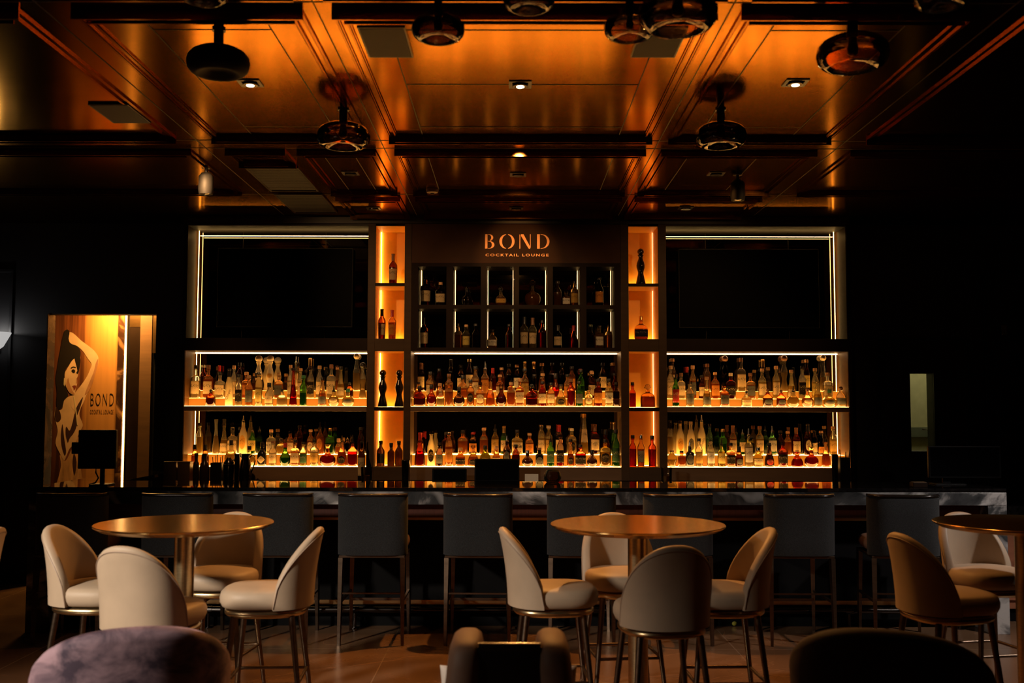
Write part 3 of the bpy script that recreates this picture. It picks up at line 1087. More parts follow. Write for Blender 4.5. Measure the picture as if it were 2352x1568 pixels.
box('return_top', BX0, -3.17, BY1 + 0.001, YW - 0.06, BZ - 0.028, BZ, 'granite_black', bar, 0.003)
box('return_body', BX0 + 0.03, -3.20, BY1 + 0.001, YW - 0.06, 0.0, BZ - 0.03, 'front_black', bar)

fr = thing('foot_rail', 'dark tubular foot rail on short posts along the bar front', 'rail', (0, 8.045, 0))
tube('rail', [(BX0 + 0.22, 0, 0.135), (BX1 - 0.2, 0, 0.135)], 0.022, 'steel_dark', fr, 12)
for x in (-3.2, -2.3, -1.19, 0.06, 1.31, 2.56, 3.40):
    pb = lathe('post', [(0, 0.035), (0.008, 0.035), (0.010, 0.014), (0.112, 0.013)], 'steel_dark', fr, 14, c=(x, 0, 0))
    lathe('end_cap', [(-0.03, 0.0225), (-0.03, 0.027), (0.03, 0.027), (0.03, 0.0225)], 'steel_dark', pb, 14)
    pb.children[0].data.transform(Matrix.Translation((x, 0, 0.135)) @ Matrix.Rotation(PI / 2, 4, 'Y'))

# ------------------------------------------------------------------ lobby with painted mural behind the opening
YL = 11.3
struct(boxes('wall_lobby', [(-5.5, -2.8, YL + 0.03, YL + 0.13, 0, 3.0), (-5.55, -5.45, YW + 0.16, YL + 0.13, 0, 3.0),
                            (-2.85, -2.75, YW + 0.16, YL + 0.13, 0, 3.0)], 'wall_dark'))
struct(box('ceiling_lobby', -5.55, -2.75, YW + 0.16, YL + 0.13, 3.0, 3.08, 'wall_dark'))
struct(box('trim_jamb', OP0 - 0.001, OP0 + 0.012, YW - 0.01, YW + 0.149, 0, OPZ, 'marble_jamb'))


def mpx(x, z, y=YL):
    p = at_y(x / 3.409, 680 + z / 3.409, y)
    return (p.x, p.z)


def mural_base():
    m, t, out = nt('mural_ground')
    p = N(t, 'BsdfPrincipled', Roughness=0.55)
    v = coords(t, (9, 1, 0.35))
    n = N(t, 'TexNoise', Scale=2.2, Detail=5.0)
    t.links.new(v, n.inputs['Vector'])
    tc = N(t, 'TexCoord')
    sp = N(t, 'SeparateXYZ')
    t.links.new(tc.outputs['Object'], sp.inputs['Vector'])
    x0, x1 = mpx(400, 0)[0] - mo.x, mpx(930, 0)[0] - mo.x
    mr = N(t, 'MapRange')
    mr.inputs['From Min'].default_value = x0
    mr.inputs['From Max'].default_value = x1
    t.links.new(sp.outputs['X'], mr.inputs['Value'])
    base = ramp(t, mr.outputs['Result'], [(0.0, (0.08, 0.025, 0.010)), (0.30, (0.24, 0.07, 0.018)), (0.50, (0.26, 0.08, 0.02)),
                                          (0.56, (0.62, 0.28, 0.07)), (1.0, (0.72, 0.34, 0.09))])
    dr = ramp(t, n.outputs['Fac'], [(0.40, (0.35, 0.30, 0.26)), (0.55, (1, 1, 1))])
    mx = N(t, 'MixRGB', blend_type='MULTIPLY')
    msk = ramp(t, mr.outputs['Result'], [(0.45, (1, 1, 1)), (0.66, (0.12, 0.12, 0.12))])
    t.links.new(msk, mx.inputs['Fac'])
    t.links.new(base, mx.inputs[1])
    t.links.new(dr, mx.inputs[2])
    t.links.new(mx.outputs['Color'], p.inputs['Base Color'])
    t.links.new(p.outputs['BSDF'], out.inputs['Surface'])


pbr('paint_hair', (0.010, 0.005, 0.003), 0.6)
pbr('paint_skin', (0.80, 0.52, 0.30), 0.6, var=0.16, scale=5)
pbr('paint_skin_mid', (0.50, 0.24, 0.11), 0.6, var=0.2, scale=6)
pbr('paint_dress', (0.66, 0.36, 0.16), 0.6, var=0.35, scale=7, stretch=(3, 1, 0.6))
pbr('paint_shadow', (0.05, 0.016, 0.006), 0.6)
pbr('paint_lips', (0.22, 0.04, 0.02), 0.5)

a0, a1 = mpx(330, 140), mpx(935, 1800)
mu = thing('wall_mural', 'painted mural of a dark-haired woman with raised arm glowing in the lobby', 'mural', ((a0[0] + a1[0]) / 2, YL, 0))
mo = Vector(((a0[0] + a1[0]) / 2, YL, 0))


mural_base()


def painted(name, pts, mat, layer, sm=True):
    q = [mpx(*p) for p in pts]
    if sm:
        q = smooth_poly(q, 4)
    q = [(x - mo.x, z) for x, z in q]
    return plate(name, q, -0.0004 - 0.0005 * layer, 0.0004, mat, mu)


gb = box('mural_panel', a0[0], a1[0], YL, YL + 0.025, 0.3, 2.98, 'mural_ground', mu)
gb.data.transform(Matrix.Translation(-mo))
painted('painted_dress', [(470, 1240), (512, 1288), (560, 1200), (612, 1100), (618, 1200), (630, 1330), (650, 1450), (660, 1560), (420, 1560), (440, 1480), (462, 1400), (478, 1320)], 'paint_dress', 1)
painted('painted_back', [(575, 775), (625, 755), (668, 790), (635, 870), (622, 930), (648, 1000), (640, 1035), (612, 1090), (590, 1150), (548, 1190), (520, 1250), (502, 1285), (470, 1232), (436, 1150), (452, 1060), (442, 1000), (426, 935), (438, 870), (462, 890), (488, 880), (496, 830), (530, 790)], 'paint_skin', 2)
painted('painted_arm', [(535, 290), (560, 283), (592, 305), (640, 350), (720, 410), (760, 455), (772, 492), (765, 545), (745, 610), (728, 665), (700, 735), (672, 785), (640, 860), (600, 900), (556, 860), (572, 790), (600, 740), (640, 690), (680, 630), (705, 575), (718, 530), (690, 490), (650, 430), (602, 388), (556, 372), (540, 340)], 'paint_skin', 3)
painted('painted_shading', [(770, 490), (765, 545), (745, 615), (722, 690), (690, 752), (664, 772), (690, 700), (715, 640), (738, 580), (752, 520)], 'paint_skin_mid', 4)
painted('painted_shading', [(588, 915), (602, 1000), (584, 1060), (548, 1110), (532, 1145), (516, 1080), (520, 1020), (546, 1052), (570, 985)], 'paint_shadow', 4)
painted('painted_shading', [(490, 1000), (502, 1100), (518, 1210), (508, 1245), (486, 1180), (478, 1090)], 'paint_shadow', 4)
painted('painted_shading', [(650, 790), (632, 860), (600, 940), (588, 905), (610, 850)], 'paint_shadow', 4)
painted('painted_shading', [(440, 870), (470, 905), (478, 960), (448, 985), (430, 940)], 'paint_shadow', 4)
painted('painted_shading', [(580, 1230), (600, 1300), (585, 1400), (570, 1310)], 'paint_shadow', 4)
painted('painted_strap', [(574, 780), (582, 780), (600, 900), (612, 1010), (604, 1012), (592, 905)], 'ceramic_cream', 5, False)
painted('painted_hair', [(512, 268), (532, 262), (545, 285), (538, 345), (560, 372), (602, 392), (630, 425), (628, 480), (604, 492), (565, 502), (540, 540), (515, 572), (500, 640), (508, 700), (535, 775), (505, 810), (492, 856), (462, 890), (444, 850), (448, 750), (438, 650), (450, 560), (462, 480), (478, 400), (488, 340), (500, 290)], 'paint_hair', 5)
painted('painted_face', [(540, 545), (565, 505), (590, 490), (600, 540), (615, 560), (612, 620), (600, 650), (606, 680), (594, 722), (586, 768), (562, 766), (536, 742), (514, 690), (508, 610), (525, 570)], 'paint_skin', 6)
painted('painted_hair', [(585, 480), (615, 470), (632, 500), (622, 570), (612, 600), (603, 560)], 'paint_hair', 7)
painted('painted_brow', [(556, 560), (575, 550), (594, 556), (592, 563), (574, 560), (558, 568)], 'paint_hair', 7)
painted('painted_eye', [(560, 585), (574, 572), (590, 582), (584, 602), (570, 600)], 'paint_hair', 7)
painted('painted_shading', [(601, 640), (606, 664), (604, 682), (596, 684), (598, 668)], 'paint_skin_mid', 7)
painted('painted_shading', [(535, 640), (548, 690), (570, 742), (586, 764), (566, 764), (540, 742), (520, 695)], 'paint_skin_mid', 7)
painted('painted_eye', [(600, 596), (608, 586), (614, 592), (612, 606), (604, 608)], 'paint_hair', 8)
painted('painted_lips', [(566, 706), (582, 698), (597, 702), (592, 722), (580, 738), (576, 718)], 'paint_lips', 7)
painted('painted_earring', [(502, 640), (507, 640), (509, 690), (505, 706), (500, 690)], 'ceramic_cream', 7, False)
c0 = mpx(800, 815)
l1 = text_mesh('mural_title', 'BOND', 0.19, 'paint_hair', mu, Vector((0, 0, 0)), 1, 0.001, 1.35, -0.0030)
w_ = max(v.co.x for v in l1.data.vertices) - min(v.co.x for v in l1.data.vertices)
h_ = max(v.co.z for v in l1.data.vertices) - min(v.co.z for v in l1.data.vertices)
tw, th_ = mpx(888, 0)[0] - mpx(708, 0)[0], mpx(700, 768)[1] - mpx(700, 865)[1]
l1.data.transform(Matrix.Diagonal((tw / w_, 1, th_ / h_, 1)))
l1.data.transform(Matrix.Translation((c0[0] - mo.x, -0.002, c0[1])))
c1 = mpx(797, 906)
l2_ = text_mesh('mural_subtitle', 'COCKTAIL LOUNGE', 0.05, 'paint_shadow', mu, Vector((0, 0, 0)), 1, 0.001, 1.25, -0.0006)
w_ = max(v.co.x for v in l2_.data.vertices) - min(v.co.x for v in l2_.data.vertices)
l2_.data.transform(Matrix.Diagonal((tw / w_, 1, 1.3, 1)))
l2_.data.transform(Matrix.Translation((c1[0] - mo.x, -0.002, c1[1])))

# marble strip, light line and panelled wall right of the mural
m0, m1, m2 = mpx(937, 0)[0], mpx(985, 0)[0], mpx(1008, 0)[0]
ms = tag(box('marble_pilaster', m0, m1, YL - 0.02, YL + 0.028, 0, 2.98, 'marble_brown'), 'tall brown veined marble strip right of the painted mural', 'pilaster')
ll = thing('light_line', 'bright vertical light line standing right of the painted mural', 'light', (m1 + 0.016, YL - 0.01, 0))
box('channel', -0.014, 0.014, 0.002, 0.038, 0.0, 2.98, 'brass_trim', ll)
box('led_strip', -0.010, 0.010, -0.004, 0.0015, 0.0, 2.97, 'led_cell', ll)
wpn = thing('wall_panel', 'dark lobby panel with a brass header right of the light line', 'panel', (m2, YL, 0))
r1, r2 = mpx(1108, 0)[0] - m2, mpx(1260, 0)[0] - m2
hz = mpx(1050, 240)[1]
box('lower_panel', 0.02, r1, 0.0, 0.028, 0, hz - 0.004, 'bronze_dark', wpn)
box('header', 0.02, r1, 0.0, 0.028, hz, 2.98, 'brass_header', wpn)
box('pilaster', r1 + 0.004, r1 + 0.13, -0.02, 0.028, 0, 2.98, 'bronze_wood', wpn)
box('header', r1 + 0.14, r2, -0.02, 0.028, mpx(1180, 445)[1], 2.98, 'brass_header', wpn)

# ------------------------------------------------------------------ upholstered barrel bar chairs


def shell(name, Rx, Ry, zb, zt, phim, th, p, mat, parent, lean=0.0, flare=0.06, hmin=0.02, N_=44, pe=2.3, cyc=0.0, lv=8):
    """padded wrap-around back, open to +y"""
    H = zt - zb
    rings, seam = [], []
    for i in range(N_ + 1):
        ph = -phim + 2 * phim * i / N_
        zt_ = zb + hmin + (H - hmin) * max(0.0, math.cos(ph / phim * PI / 2)) ** p
        s_, c_ = sup(ph, pe)[1], sup(ph, pe)[0]
        ring = []

        def pt(off, z):
            k = (z - zb) / H
            f = 1 + flare * k
            return (s_ * (Rx * f - off), cyc - c_ * (Ry * f - off) - lean * k * k, z)
        r = min(th / 2, (zt_ - zb) * 0.49)
        for j in range(lv):
            ring.append(pt(0, zb + (zt_ - r - zb) * j / lv))
        for j in range(7):
            a = PI * j / 6
            ring.append(pt(th / 2 - th / 2 * math.cos(a), zt_ - r + r * math.sin(a)))
        for j in range(lv):
            ring.append(pt(th, zb + (zt_ - r - zb) * (lv - 1 - j) / lv))
        rings.append(ring)
        seam.append(pt(-0.001, zt_ - r * 1.05))
    bm = bmesh.new()
    add_rings(bm, rings)
    o = sharpen(finish(name, bm, mat, parent, True), 1.0)
    return o, seam


def cushion(name, Rx, Ry, z0, z1, mat, parent, cy=0.0, n=2.7, seg=40, dome=0.012):
    h = z1 - z0
    prof = [(z0, 0.90), (z0 + h * 0.08, 0.95), (z0 + h * 0.30, 0.995), (z0 + h * 0.55, 1.0), (z0 + h * 0.78, 0.975), (z0 + h * 0.92, 0.92),
            (z1, 0.84), (z1 + dome * 0.5, 0.6), (z1 + dome, 0.3), (z1 + dome, 0.05)]
    rings = []
    for z, k in prof:
        rings.append([(Rx * k * sup(2 * PI * i / seg, n)[0], cy + Ry * k * sup(2 * PI * i / seg, n)[1], z) for i in range(seg)])
    bm = bmesh.new()
    add_rings(bm, rings)
    return finish(name, bm, mat, parent, True)


def make_barrel_chair():
    t = thing('bar_chair', 'x', 'chair', (0, 0, 0), 0, 'taupe barrel-back bar chairs')
    b, seam = shell('backrest', 0.222, 0.225, 0.640, 1.035, math.radians(79), 0.048, 0.47, 'leather_taupe', t, lean=0.045, flare=0.04, pe=2.25)
    tube('seam', seam, 0.0028, 'leather_seam', b, 6)
    cushion('seat', 0.215, 0.222, 0.640, 0.735, 'leather_taupe', t, cy=0.025, n=2.8)
    o = cushion('seat_ring', 0.200, 0.212, 0.596, 0.638, 'satin_brass', t, cy=0.012, n=2.6, dome=0.0)
    top = [(0.145, 0.155), (-0.145, 0.155), (-0.145, -0.135), (0.145, -0.135)]
    bot = [(0.205, 0.215), (-0.205, 0.215), (-0.205, -0.205), (0.205, -0.205)]
    for (a, b_), (c, d) in zip(top, bot):
        lg = tube('leg', [(a, b_, 0.600), (c, d, 0.004)], [0.0165, 0.0115], 'bronze_leg', t, 12)
        lathe('foot_pad', [(0.0, 0.010), (0.005, 0.012)], 'cap_black', lg, 10, c=(c, d, 0))
    k = (0.600 - 0.27) / 0.596
    cor = [(a + (c - a) * k, b_ + (d - b_) * k) for (a, b_), (c, d) in zip(top, bot)]
    for i in range(4):
        a, b_ = cor[i], cor[(i + 1) % 4]
        tube('footrest', [(a[0], a[1], 0.27), (b_[0], b_[1], 0.27)], 0.009, 'bronze_leg', t, 10)
    return t


def round_table(x, y, label):
    t = thing('bar_table', label, 'table', (x, y, 0), 0, 'round brass bar tables')
    lathe('tabletop', [(1.018, 0.40), (1.022, 0.425), (1.040, 0.458), (1.047, 0.460), (1.050, 0.457)], 'table_brass', t, 72, sharp=0.5)
    lathe('column', [(0.03, 0.052), (1.018, 0.052)], 'satin_brass', t, 28)
    lathe('mounting_plate', [(1.005, 0.12), (1.0175, 0.12)], 'satin_brass', t, 28)
    lathe('base', [(0.0, 0.255), (0.010, 0.26), (0.018, 0.25), (0.03, 0.055)], 'satin_brass', t, 48, sharp=0.5)
    return t


tp = []
for px, py, lb in ((425, 1200, 'round brass-topped bar table ringed by four chairs, nearest the mural'),
                   (1464, 1202, 'round brass-topped bar table with four chairs, right of centre'),
                   (2352, 1200, 'round dark-looking bar table cut off by the right edge of the photo')):
    p = at_z(px, py, 1.05)
    tp.append(p)
    round_table(p.x, p.y, lb)

chair0 = make_barrel_chair()
T1, T2, T3 = tp
R90 = PI / 2
chairs = [
    (T1.x - 0.47, T1.y + 0.02, -R90 - 0.10, 'taupe barrel chair on the outer side of the table nearest the mural'),
    (T1.x + 0.035, T1.y - 0.58, -0.24, 'cream-lit barrel chair with its back to us at the table nearest the mural'),
    (T1.x + 0.47, T1.y - 0.06, R90 + 0.06, 'taupe barrel chair in profile on the inner side of the table nearest the mural'),
    (T1.x + 0.05, T1.y + 0.52, PI - 0.10, 'taupe barrel chair facing us behind the table nearest the mural'),
    (T2.x - 0.46, T2.y - 0.02, -R90 + 0.05, 'barrel chair left of the table right of centre, table shadow across its seat'),
    (T2.x + 0.05, T2.y - 0.52, 0.16, 'barrel chair with its dim rounded back to us at the table right of centre'),
    (T2.x + 0.45, T2.y - 0.03, R90 + 0.03, 'barrel chair with orange-lit inner back, right of the table right of centre'),
    (T2.x - 0.03, T2.y + 0.52, PI + 0.12, 'barrel chair facing us behind the table right of centre'),
    (T3.x - 0.55, T3.y - 0.27, -R90 + 0.22, 'barrel chair with orange seat in front of the table cut by the right edge'),
    (T3.x + 0.02, T3.y + 0.52, PI + 0.20, 'orange-lit barrel chair behind the table cut by the right edge'),
    (-2.93, T1.y - 0.10, R90 + 0.05, 'barrel chair mostly cut off by the left edge of the photo'),
]
for i, (x, y, r, lb) in enumerate(chairs):
    place(chair0, i == 0, (x, y, 0), r, lb)

# ------------------------------------------------------------------ charcoal bar stools at the bar


def make_stool():
    t = thing('bar_stool', 'x', 'stool', (0, 0, 0), 0, 'charcoal fabric bar stools along the bar')
    W, th = 0.245, 0.055
    rings = []
    for i in range(25):
        u = -1 + 2 * i / 24
        yb = -0.27 + 0.075 * abs(u) ** 5
        dx = -0.0 * u
        ring = []
        z0, z1 = 0.625, 1.035
        for (oy, z) in ((0.006, z0), (0.0, z0 + 0.012), (-0.004, 0.76), (-0.008, 0.90), (-0.012, z1 - 0.012), (-0.008, z1),
                        (th - 0.010, z1), (th - 0.004, z1 - 0.012), (th, 0.90), (th, 0.76), (th, z0 + 0.012), (th - 0.006, z0)):
            ring.append((W * u + dx, yb + oy, z))
        rings.append(ring)
    bm = bmesh.new()
    add_rings(bm, rings)
    sharpen(finish('backrest', bm, 'fabric_charcoal', t, True), 0.9)
    pts = [(W * (-1 + 2 * i / 24), -0.27 + 0.075 * abs(-1 + 2 * i / 24) ** 5 + 0.016, 1.046) for i in range(25)]
    rings = []
    for (x, y, z) in pts:
        k = [(0.034 * c, 0.011 * s_) for c, s_ in (sup(2 * PI * j / 12, 3) for j in range(12))]
        rings.append([(x * 1.008, y + a, z + b) for a, b in k])
    bm = bmesh.new()
    add_rings(bm, rings)
    sharpen(finish('top_trim', bm, 'leather_black', t, True), 1.0)
    cushion('seat', 0.235, 0.235, 0.640, 0.735, 'leather_brown', t, cy=0.04, n=5, seg=32)
    bm = bmesh.new()
    add_box(bm, -0.232, 0.232, -0.235, 0.265, 0.606, 0.622, 0.002)
    finish('seat_frame', bm, 'bronze_leg', t)
    for sx_ in (-1, 1):
        tube('leg', [(0.215 * sx_, -0.225, 0.606), (0.222 * sx_, -0.250, 0.0)], [0.017, 0.010], 'bronze_leg', t, 4, True)
        tube('leg', [(0.212 * sx_, 0.245, 0.606), (0.218 * sx_, 0.262, 0.0)], [0.017, 0.010], 'bronze_leg', t, 4, True)
        tube('stretcher', [(0.216 * sx_, -0.232, 0.30), (0.216 * sx_, 0.250, 0.30)], 0.008, 'bronze_leg', t, 4, True)
    tube('footrest', [(-0.216, 0.252, 0.235), (0.216, 0.252, 0.235)], 0.010, 'bronze_leg', t, 4, True)
    tube('stretcher', [(-0.216, -0.236, 0.36), (0.216, -0.236, 0.36)], 0.006, 'bronze_leg', t, 4, True)
    return t


st0 = make_stool()
spx = [((65, 243), 0.03, 'charcoal bar stool at the far end of the bar under the mural monitor'),
       ((313, 487), 0.0, 'charcoal bar stool half hidden behind the table nearest the mural'),
       ((548, 717), 0.02, 'charcoal bar stool just right of the table nearest the mural, behind its profile chair'),
       ((773, 935), 0.0, 'charcoal bar stool standing clear, directly below the left lit column'),
       ((1017, 1180), -0.02, 'charcoal bar stool standing clear at mid bar below the till screens'),
       ((1257, 1420), -0.03, 'charcoal bar stool just behind the left part of the table right of centre'),
       ((1477, 1642), 0.02, 'charcoal bar stool mostly hidden behind the table right of centre'),
       ((1755, 1928), 0.0, 'charcoal bar stool standing clear beside the orange-lit barrel chair'),
       ((1998, 2178), 0.10, 'charcoal bar stool with seat showing, second stool frame from the marble end')]
spx[-1] = ((1998, 2178), -0.10, 'charcoal bar stool nearest the marble waterfall end, its tan seat showing')
for i, ((a, b), r, lb) in enumerate(spx):
    x = at_y((a + b) / 2, 1200, 7.45).x
    place(st0, i == 0, (x, 7.695, 0), r, lb)

# ------------------------------------------------------------------ lounge chairs in the foreground


def lounge(x, y, mat, w, top, label, rot=0.0):
    t = thing('lounge_chair', label, 'armchair', (x, y, 0), rot)
    b, seam = shell('backrest', w, 0.36, 0.14, top, math.radians(118), 0.10, 0.60, mat, t, lean=0.03, flare=0.05, hmin=0.18, N_=60, pe=2.3)
    cushion('seat', w - 0.10, 0.27, 0.20, 0.44, mat, t, cy=0.03, n=3)
    for sx_ in (-1, 1):
        for sy_ in (-0.22, 0.24):
            tube('leg', [(sx_ * (w - 0.14), sy_, 0.24), (sx_ * (w - 0.12), sy_ * 1.08, 0.0)], [0.02, 0.012], 'bronze_leg', t, 10)
    return t


lounge(at_y(306, 1500, 4.36).x, 4.36, 'velvet_purple', 0.375, at_y(322, 1439, 4.02).z, 'purple crushed velvet lounge chair in the left foreground, back to us', 0.35)
lounge(at_y(2045, 1500, 4.36).x, 4.36, 'velvet_plum', 0.385, at_y(2030, 1445, 4.02).z, 'near-black velvet lounge chair in the right foreground, back to us', -0.40)

# low leather armchair in the centre foreground
ax = at_y(1170, 1500, 4.0).x
at_ = at_y(1170, 1484, 4.0).z
lc = thing('armchair', 'brown leather armchair with glossy black back panel at the bottom centre', 'armchair', (ax, 4.25, 0))


def bolster(name, x0, x1, x0b, x1b, top, parent):
    rings = []
    for z, k in ((0.12, 0.92), (0.14, 1.0), (top - 0.09, 1.0), (top - 0.045, 0.96), (top - 0.015, 0.84), (top, 0.62)):
        f = min(1, (z - 0.12) / (top - 0.12))
        c = ((x0b + x1b) / 2) * (1 - f) + ((x0 + x1) / 2) * f
        hw = (((x1b - x0b) / 2) * (1 - f) + ((x1 - x0) / 2) * f) * k
        hy = 0.20 * k
        rings.append([(c + hw * sup(2 * PI * i / 20, 3)[0], -0.05 + hy * sup(2 * PI * i / 20, 3.5)[1], z) for i in range(20)])
    bm = bmesh.new()
    add_rings(bm, rings)
    return sharpen(finish(name, bm, 'leather_brown', parent, True), 1.0)


bolster('arm', -0.232, -0.098, -0.30, -0.13, at_ + 0.004, lc)
bolster('arm', 0.098, 0.232, 0.13, 0.30, at_ + 0.004, lc)
box('back_panel', -0.125, 0.125, -0.21, -0.17, 0.16, at_ - 0.012, 'gloss_black', lc, 0.006)
lathe('top_rail', [(-0.118, 0.022), (0.118, 0.022)], 'leather_black', lc, 14).data.transform(
    Matrix.Translation((0, -0.19, at_ - 0.02)) @ Matrix.Rotation(PI / 2, 4, 'Y'))
cushion('seat', 0.27, 0.17, 0.10, 0.235, 'leather_brown', lc, cy=0.33, n=4)
for sx_ in (-1, 1):
    for sy_ in (-0.18, 0.42):
        tube('leg', [(sx_ * 0.2, sy_, 0.14), (sx_ * 0.21, sy_, 0)], [0.018, 0.012], 'bronze_leg', lc, 8)

pz = at_y(1020, 1516, 4.45).z
pl = thing('pillow', 'pale lumbar pillow poking out both sides of the leather armchair', 'pillow', (ax - 0.005, 4.49, pz - 0.17))
bm = bmesh.new()
PN = 22
sides = []
for sgn in (1, -1):
    grid = []
    for i in range(PN + 1):
        row = []
        for j in range(PN + 1):
            u, v = -1 + 2 * i / PN, -1 + 2 * j / PN
            x = 0.292 * u * (1 - 0.035 * (1 - v * v))
            z = 0.158 * v * (1 - 0.10 * (1 - u * u))
            fold = 0.006 * math.sin(9 * u + 4 * v) * (1 - u * u) * (1 - v * v)
            tk = (0.078 * (max(0, 1 - u * u) * max(0, 1 - v * v)) ** 0.42 + fold + 0.0015)
            row.append(bm.verts.new((x, sgn * tk, z)))
        grid.append(row)
    sides.append(grid)
for g_ in sides:
    for i in range(PN):
        for j in range(PN):
            bm.faces.new((g_[i][j], g_[i + 1][j], g_[i + 1][j + 1], g_[i][j + 1]))
A_, B_ = sides
rim = [(i, 0) for i in range(PN)] + [(PN, j) for j in range(PN)] + [(PN - i, PN) for i in range(PN)] + [(0, PN - j) for j in range(PN)]
for k in range(len(rim)):
    (i0, j0), (i1, j1) = rim[k], rim[(k + 1) % len(rim)]
    bm.faces.new((A_[i0][j0], A_[i1][j1], B_[i1][j1], B_[i0][j0]))
finish('pillow_cover', bm, 'pillow_white', pl, True)
pl.location = (ax - 0.005, 4.25 + 0.29, 0.2485 + 0.156)

# ------------------------------------------------------------------ reddish wooden cabinet beyond the bar end
q = at_z(2335, 1428, 0)
cb = thing('cabinet', 'reddish wooden cabinet with dark top beyond the marble bar end', 'cabinet', (3.84, q.y, 0))
box('plinth', 0.03, 1.4, 0.03, 0.6, 0, 0.10, 'front_black', cb)
box('body', 0.0, 1.43, 0.0, 0.62, 0.101, 0.83, 'cabinet_red_wood', cb, 0.003)
boxes('door', [(0.02 + i * 0.465, 0.47 + i * 0.465, -0.018, -0.001, 0.17, 0.80) for i in range(3)], 'cabinet_red_wood', cb, 0.003)
box('top', -0.02, 1.45, -0.03, 0.64, 0.831, 0.905, 'granite_black', cb, 0.003)

lm = at_z(1686, 1437, 0)
li = thing('lime', 'small yellow-green lime lying on the floor in front of the bar', 'fruit', (lm.x, lm.y, 0))
lathe('fruit', [(0.0, 0.006), (0.004, 0.014), (0.012, 0.021), (0.021, 0.0235), (0.030, 0.021), (0.038, 0.014), (0.042, 0.006)], 'lime', li, 18)
lathe('stem_tip', [(0.0415, 0.004), (0.045, 0.002)], 'cap_brown', li, 8)

# ------------------------------------------------------------------ things on the bar and back counter
# point of sale monitor on the near bar top
p0 = at_y(225, 1117, 8.05)
mon = thing('pos_monitor', 'square black monitor on a pole silhouetted against the mural', 'monitor', (p0.x, 8.05, BZ))
A, B = at_y(180, 1076, 8.05), at_y(270, 987, 8.05)
x0, x1, z0, z1 = A.x - p0.x, B.x - p0.x, A.z - BZ, B.z - BZ
hs = box('housing', x0, x1, -0.022, 0.022, z0, z1, 'plastic_black', mon, 0.008)
box('screen', x0 + 0.012, x1 - 0.012, 0.0225, 0.0245, z0 + 0.012, z1 - 0.012, 'screen_black', hs)
C_ = at_y(166, 1027, 8.05)
box('card_reader', C_.x - p0.x, x0 + 0.004, -0.018, 0.018, C_.z - BZ - 0.05, C_.z - BZ + 0.04, 'plastic_black', mon, 0.005)
sxm = at_y(235, 1100, 8.05).x - p0.x
tube('pole', [(sxm, 0.0, 0.010), (sxm, 0.0, z0 + 0.05)], 0.018, 'plastic_black', mon, 14)
box('base', sxm - 0.07, sxm + 0.07, -0.08, 0.08, 0, 0.012, 'plastic_black', mon, 0.004)
tube('cable', [(sxm - 0.05, 0.0, z0 + 0.02), (sxm - 0.055, 0.01, z0 - 0.03), (sxm - 0.03, 0.0, z0 - 0.07), (sxm - 0.045, -0.02, 0.02), (sxm - 0.09, -0.03, 0.006)],
     0.006, 'plastic_black', mon, 8)

p0 = at_y(2212, 1120, 8.30)
mo2 = thing('computer_monitor', 'wide black monitor at the marble end of the bar', 'monitor', (p0.x - 0.12, 8.30, BZ))
A, B = at_y(2132, 1108, 8.3), at_y(2296, 1024, 8.3)
box('housing', A.x - p0.x + 0.12, B.x - p0.x + 0.12, -0.02, 0.015, 0.05, B.z - BZ, 'plastic_black', mo2, 0.006)
box('screen', A.x - p0.x + 0.135, B.x - p0.x + 0.105, -0.0225, -0.0205, 0.065, B.z - BZ - 0.015, 'screen_black', mo2)
box('neck', -0.03, 0.03, 0.016, 0.04, 0.006, 0.22, 'plastic_black', mo2)
box('base', -0.12, 0.12, -0.07, 0.09, 0, 0.008, 'plastic_black', mo2, 0.003)

p0 = at_y(2110, 1121, 8.02)
nb = thing('napkin_box', 'small dull box on the bar beside the wide monitor', 'box', (p0.x, 8.02, BZ))
box('box_body', -0.055, 0.055, -0.04, 0.04, 0, 0.035, 'bronze_dark', nb, 0.003)
box('napkins', -0.048, 0.048, -0.033, 0.033, 0.0355, 0.039, 'bronze_wood', nb)

# stemless smoked glass on the bar
p0 = at_y(1269, 1106, 8.46)
wg = thing('stemless_glass', 'dark stemless glass standing on the back edge of the bar', 'glass', (p0.x, 8.46, BZ))
hg = at_y(1269, 1079, 8.46).z - BZ
wr = 20 * 8.46 / F_PX
lathe('bowl', [(0, wr * 0.62), (0.003, wr * 0.72), (hg * 0.25, wr * 0.97), (hg * 0.45, wr), (hg * 0.75, wr * 0.9), (hg, wr * 0.72), (hg, wr * 0.68),
               (hg * 0.75, wr * 0.86), (hg * 0.45, wr * 0.95), (hg * 0.2, wr * 0.9), (0.012, wr * 0.6)], 'lamp_smoke', wg, 32, sharp=2)
ZC_ = 1.0
YC = 9.42


def till(px0, px1, ptop, label, y=9.36):
    A, B = at_y(px0, ptop, y), at_y(px1, ptop, y)
    t = thing('till_screen', label, 'till', ((A.x + B.x) / 2, y, ZC_), 0, 'black till screens behind the bar')
    w, h = (B.x - A.x) / 2, A.z - ZC_
    hs_ = box('housing', -w, w, -0.02, 0.02, 0.018, h, 'plastic_black', t, 0.006)
    box('screen', -w + 0.012, w - 0.012, -0.0225, -0.0205, 0.03, h - 0.012, 'screen_black', hs_)
    box('stand', -w * 0.5, w * 0.5, -0.05, 0.07, 0, 0.0175, 'plastic_black', t, 0.004)
    return t


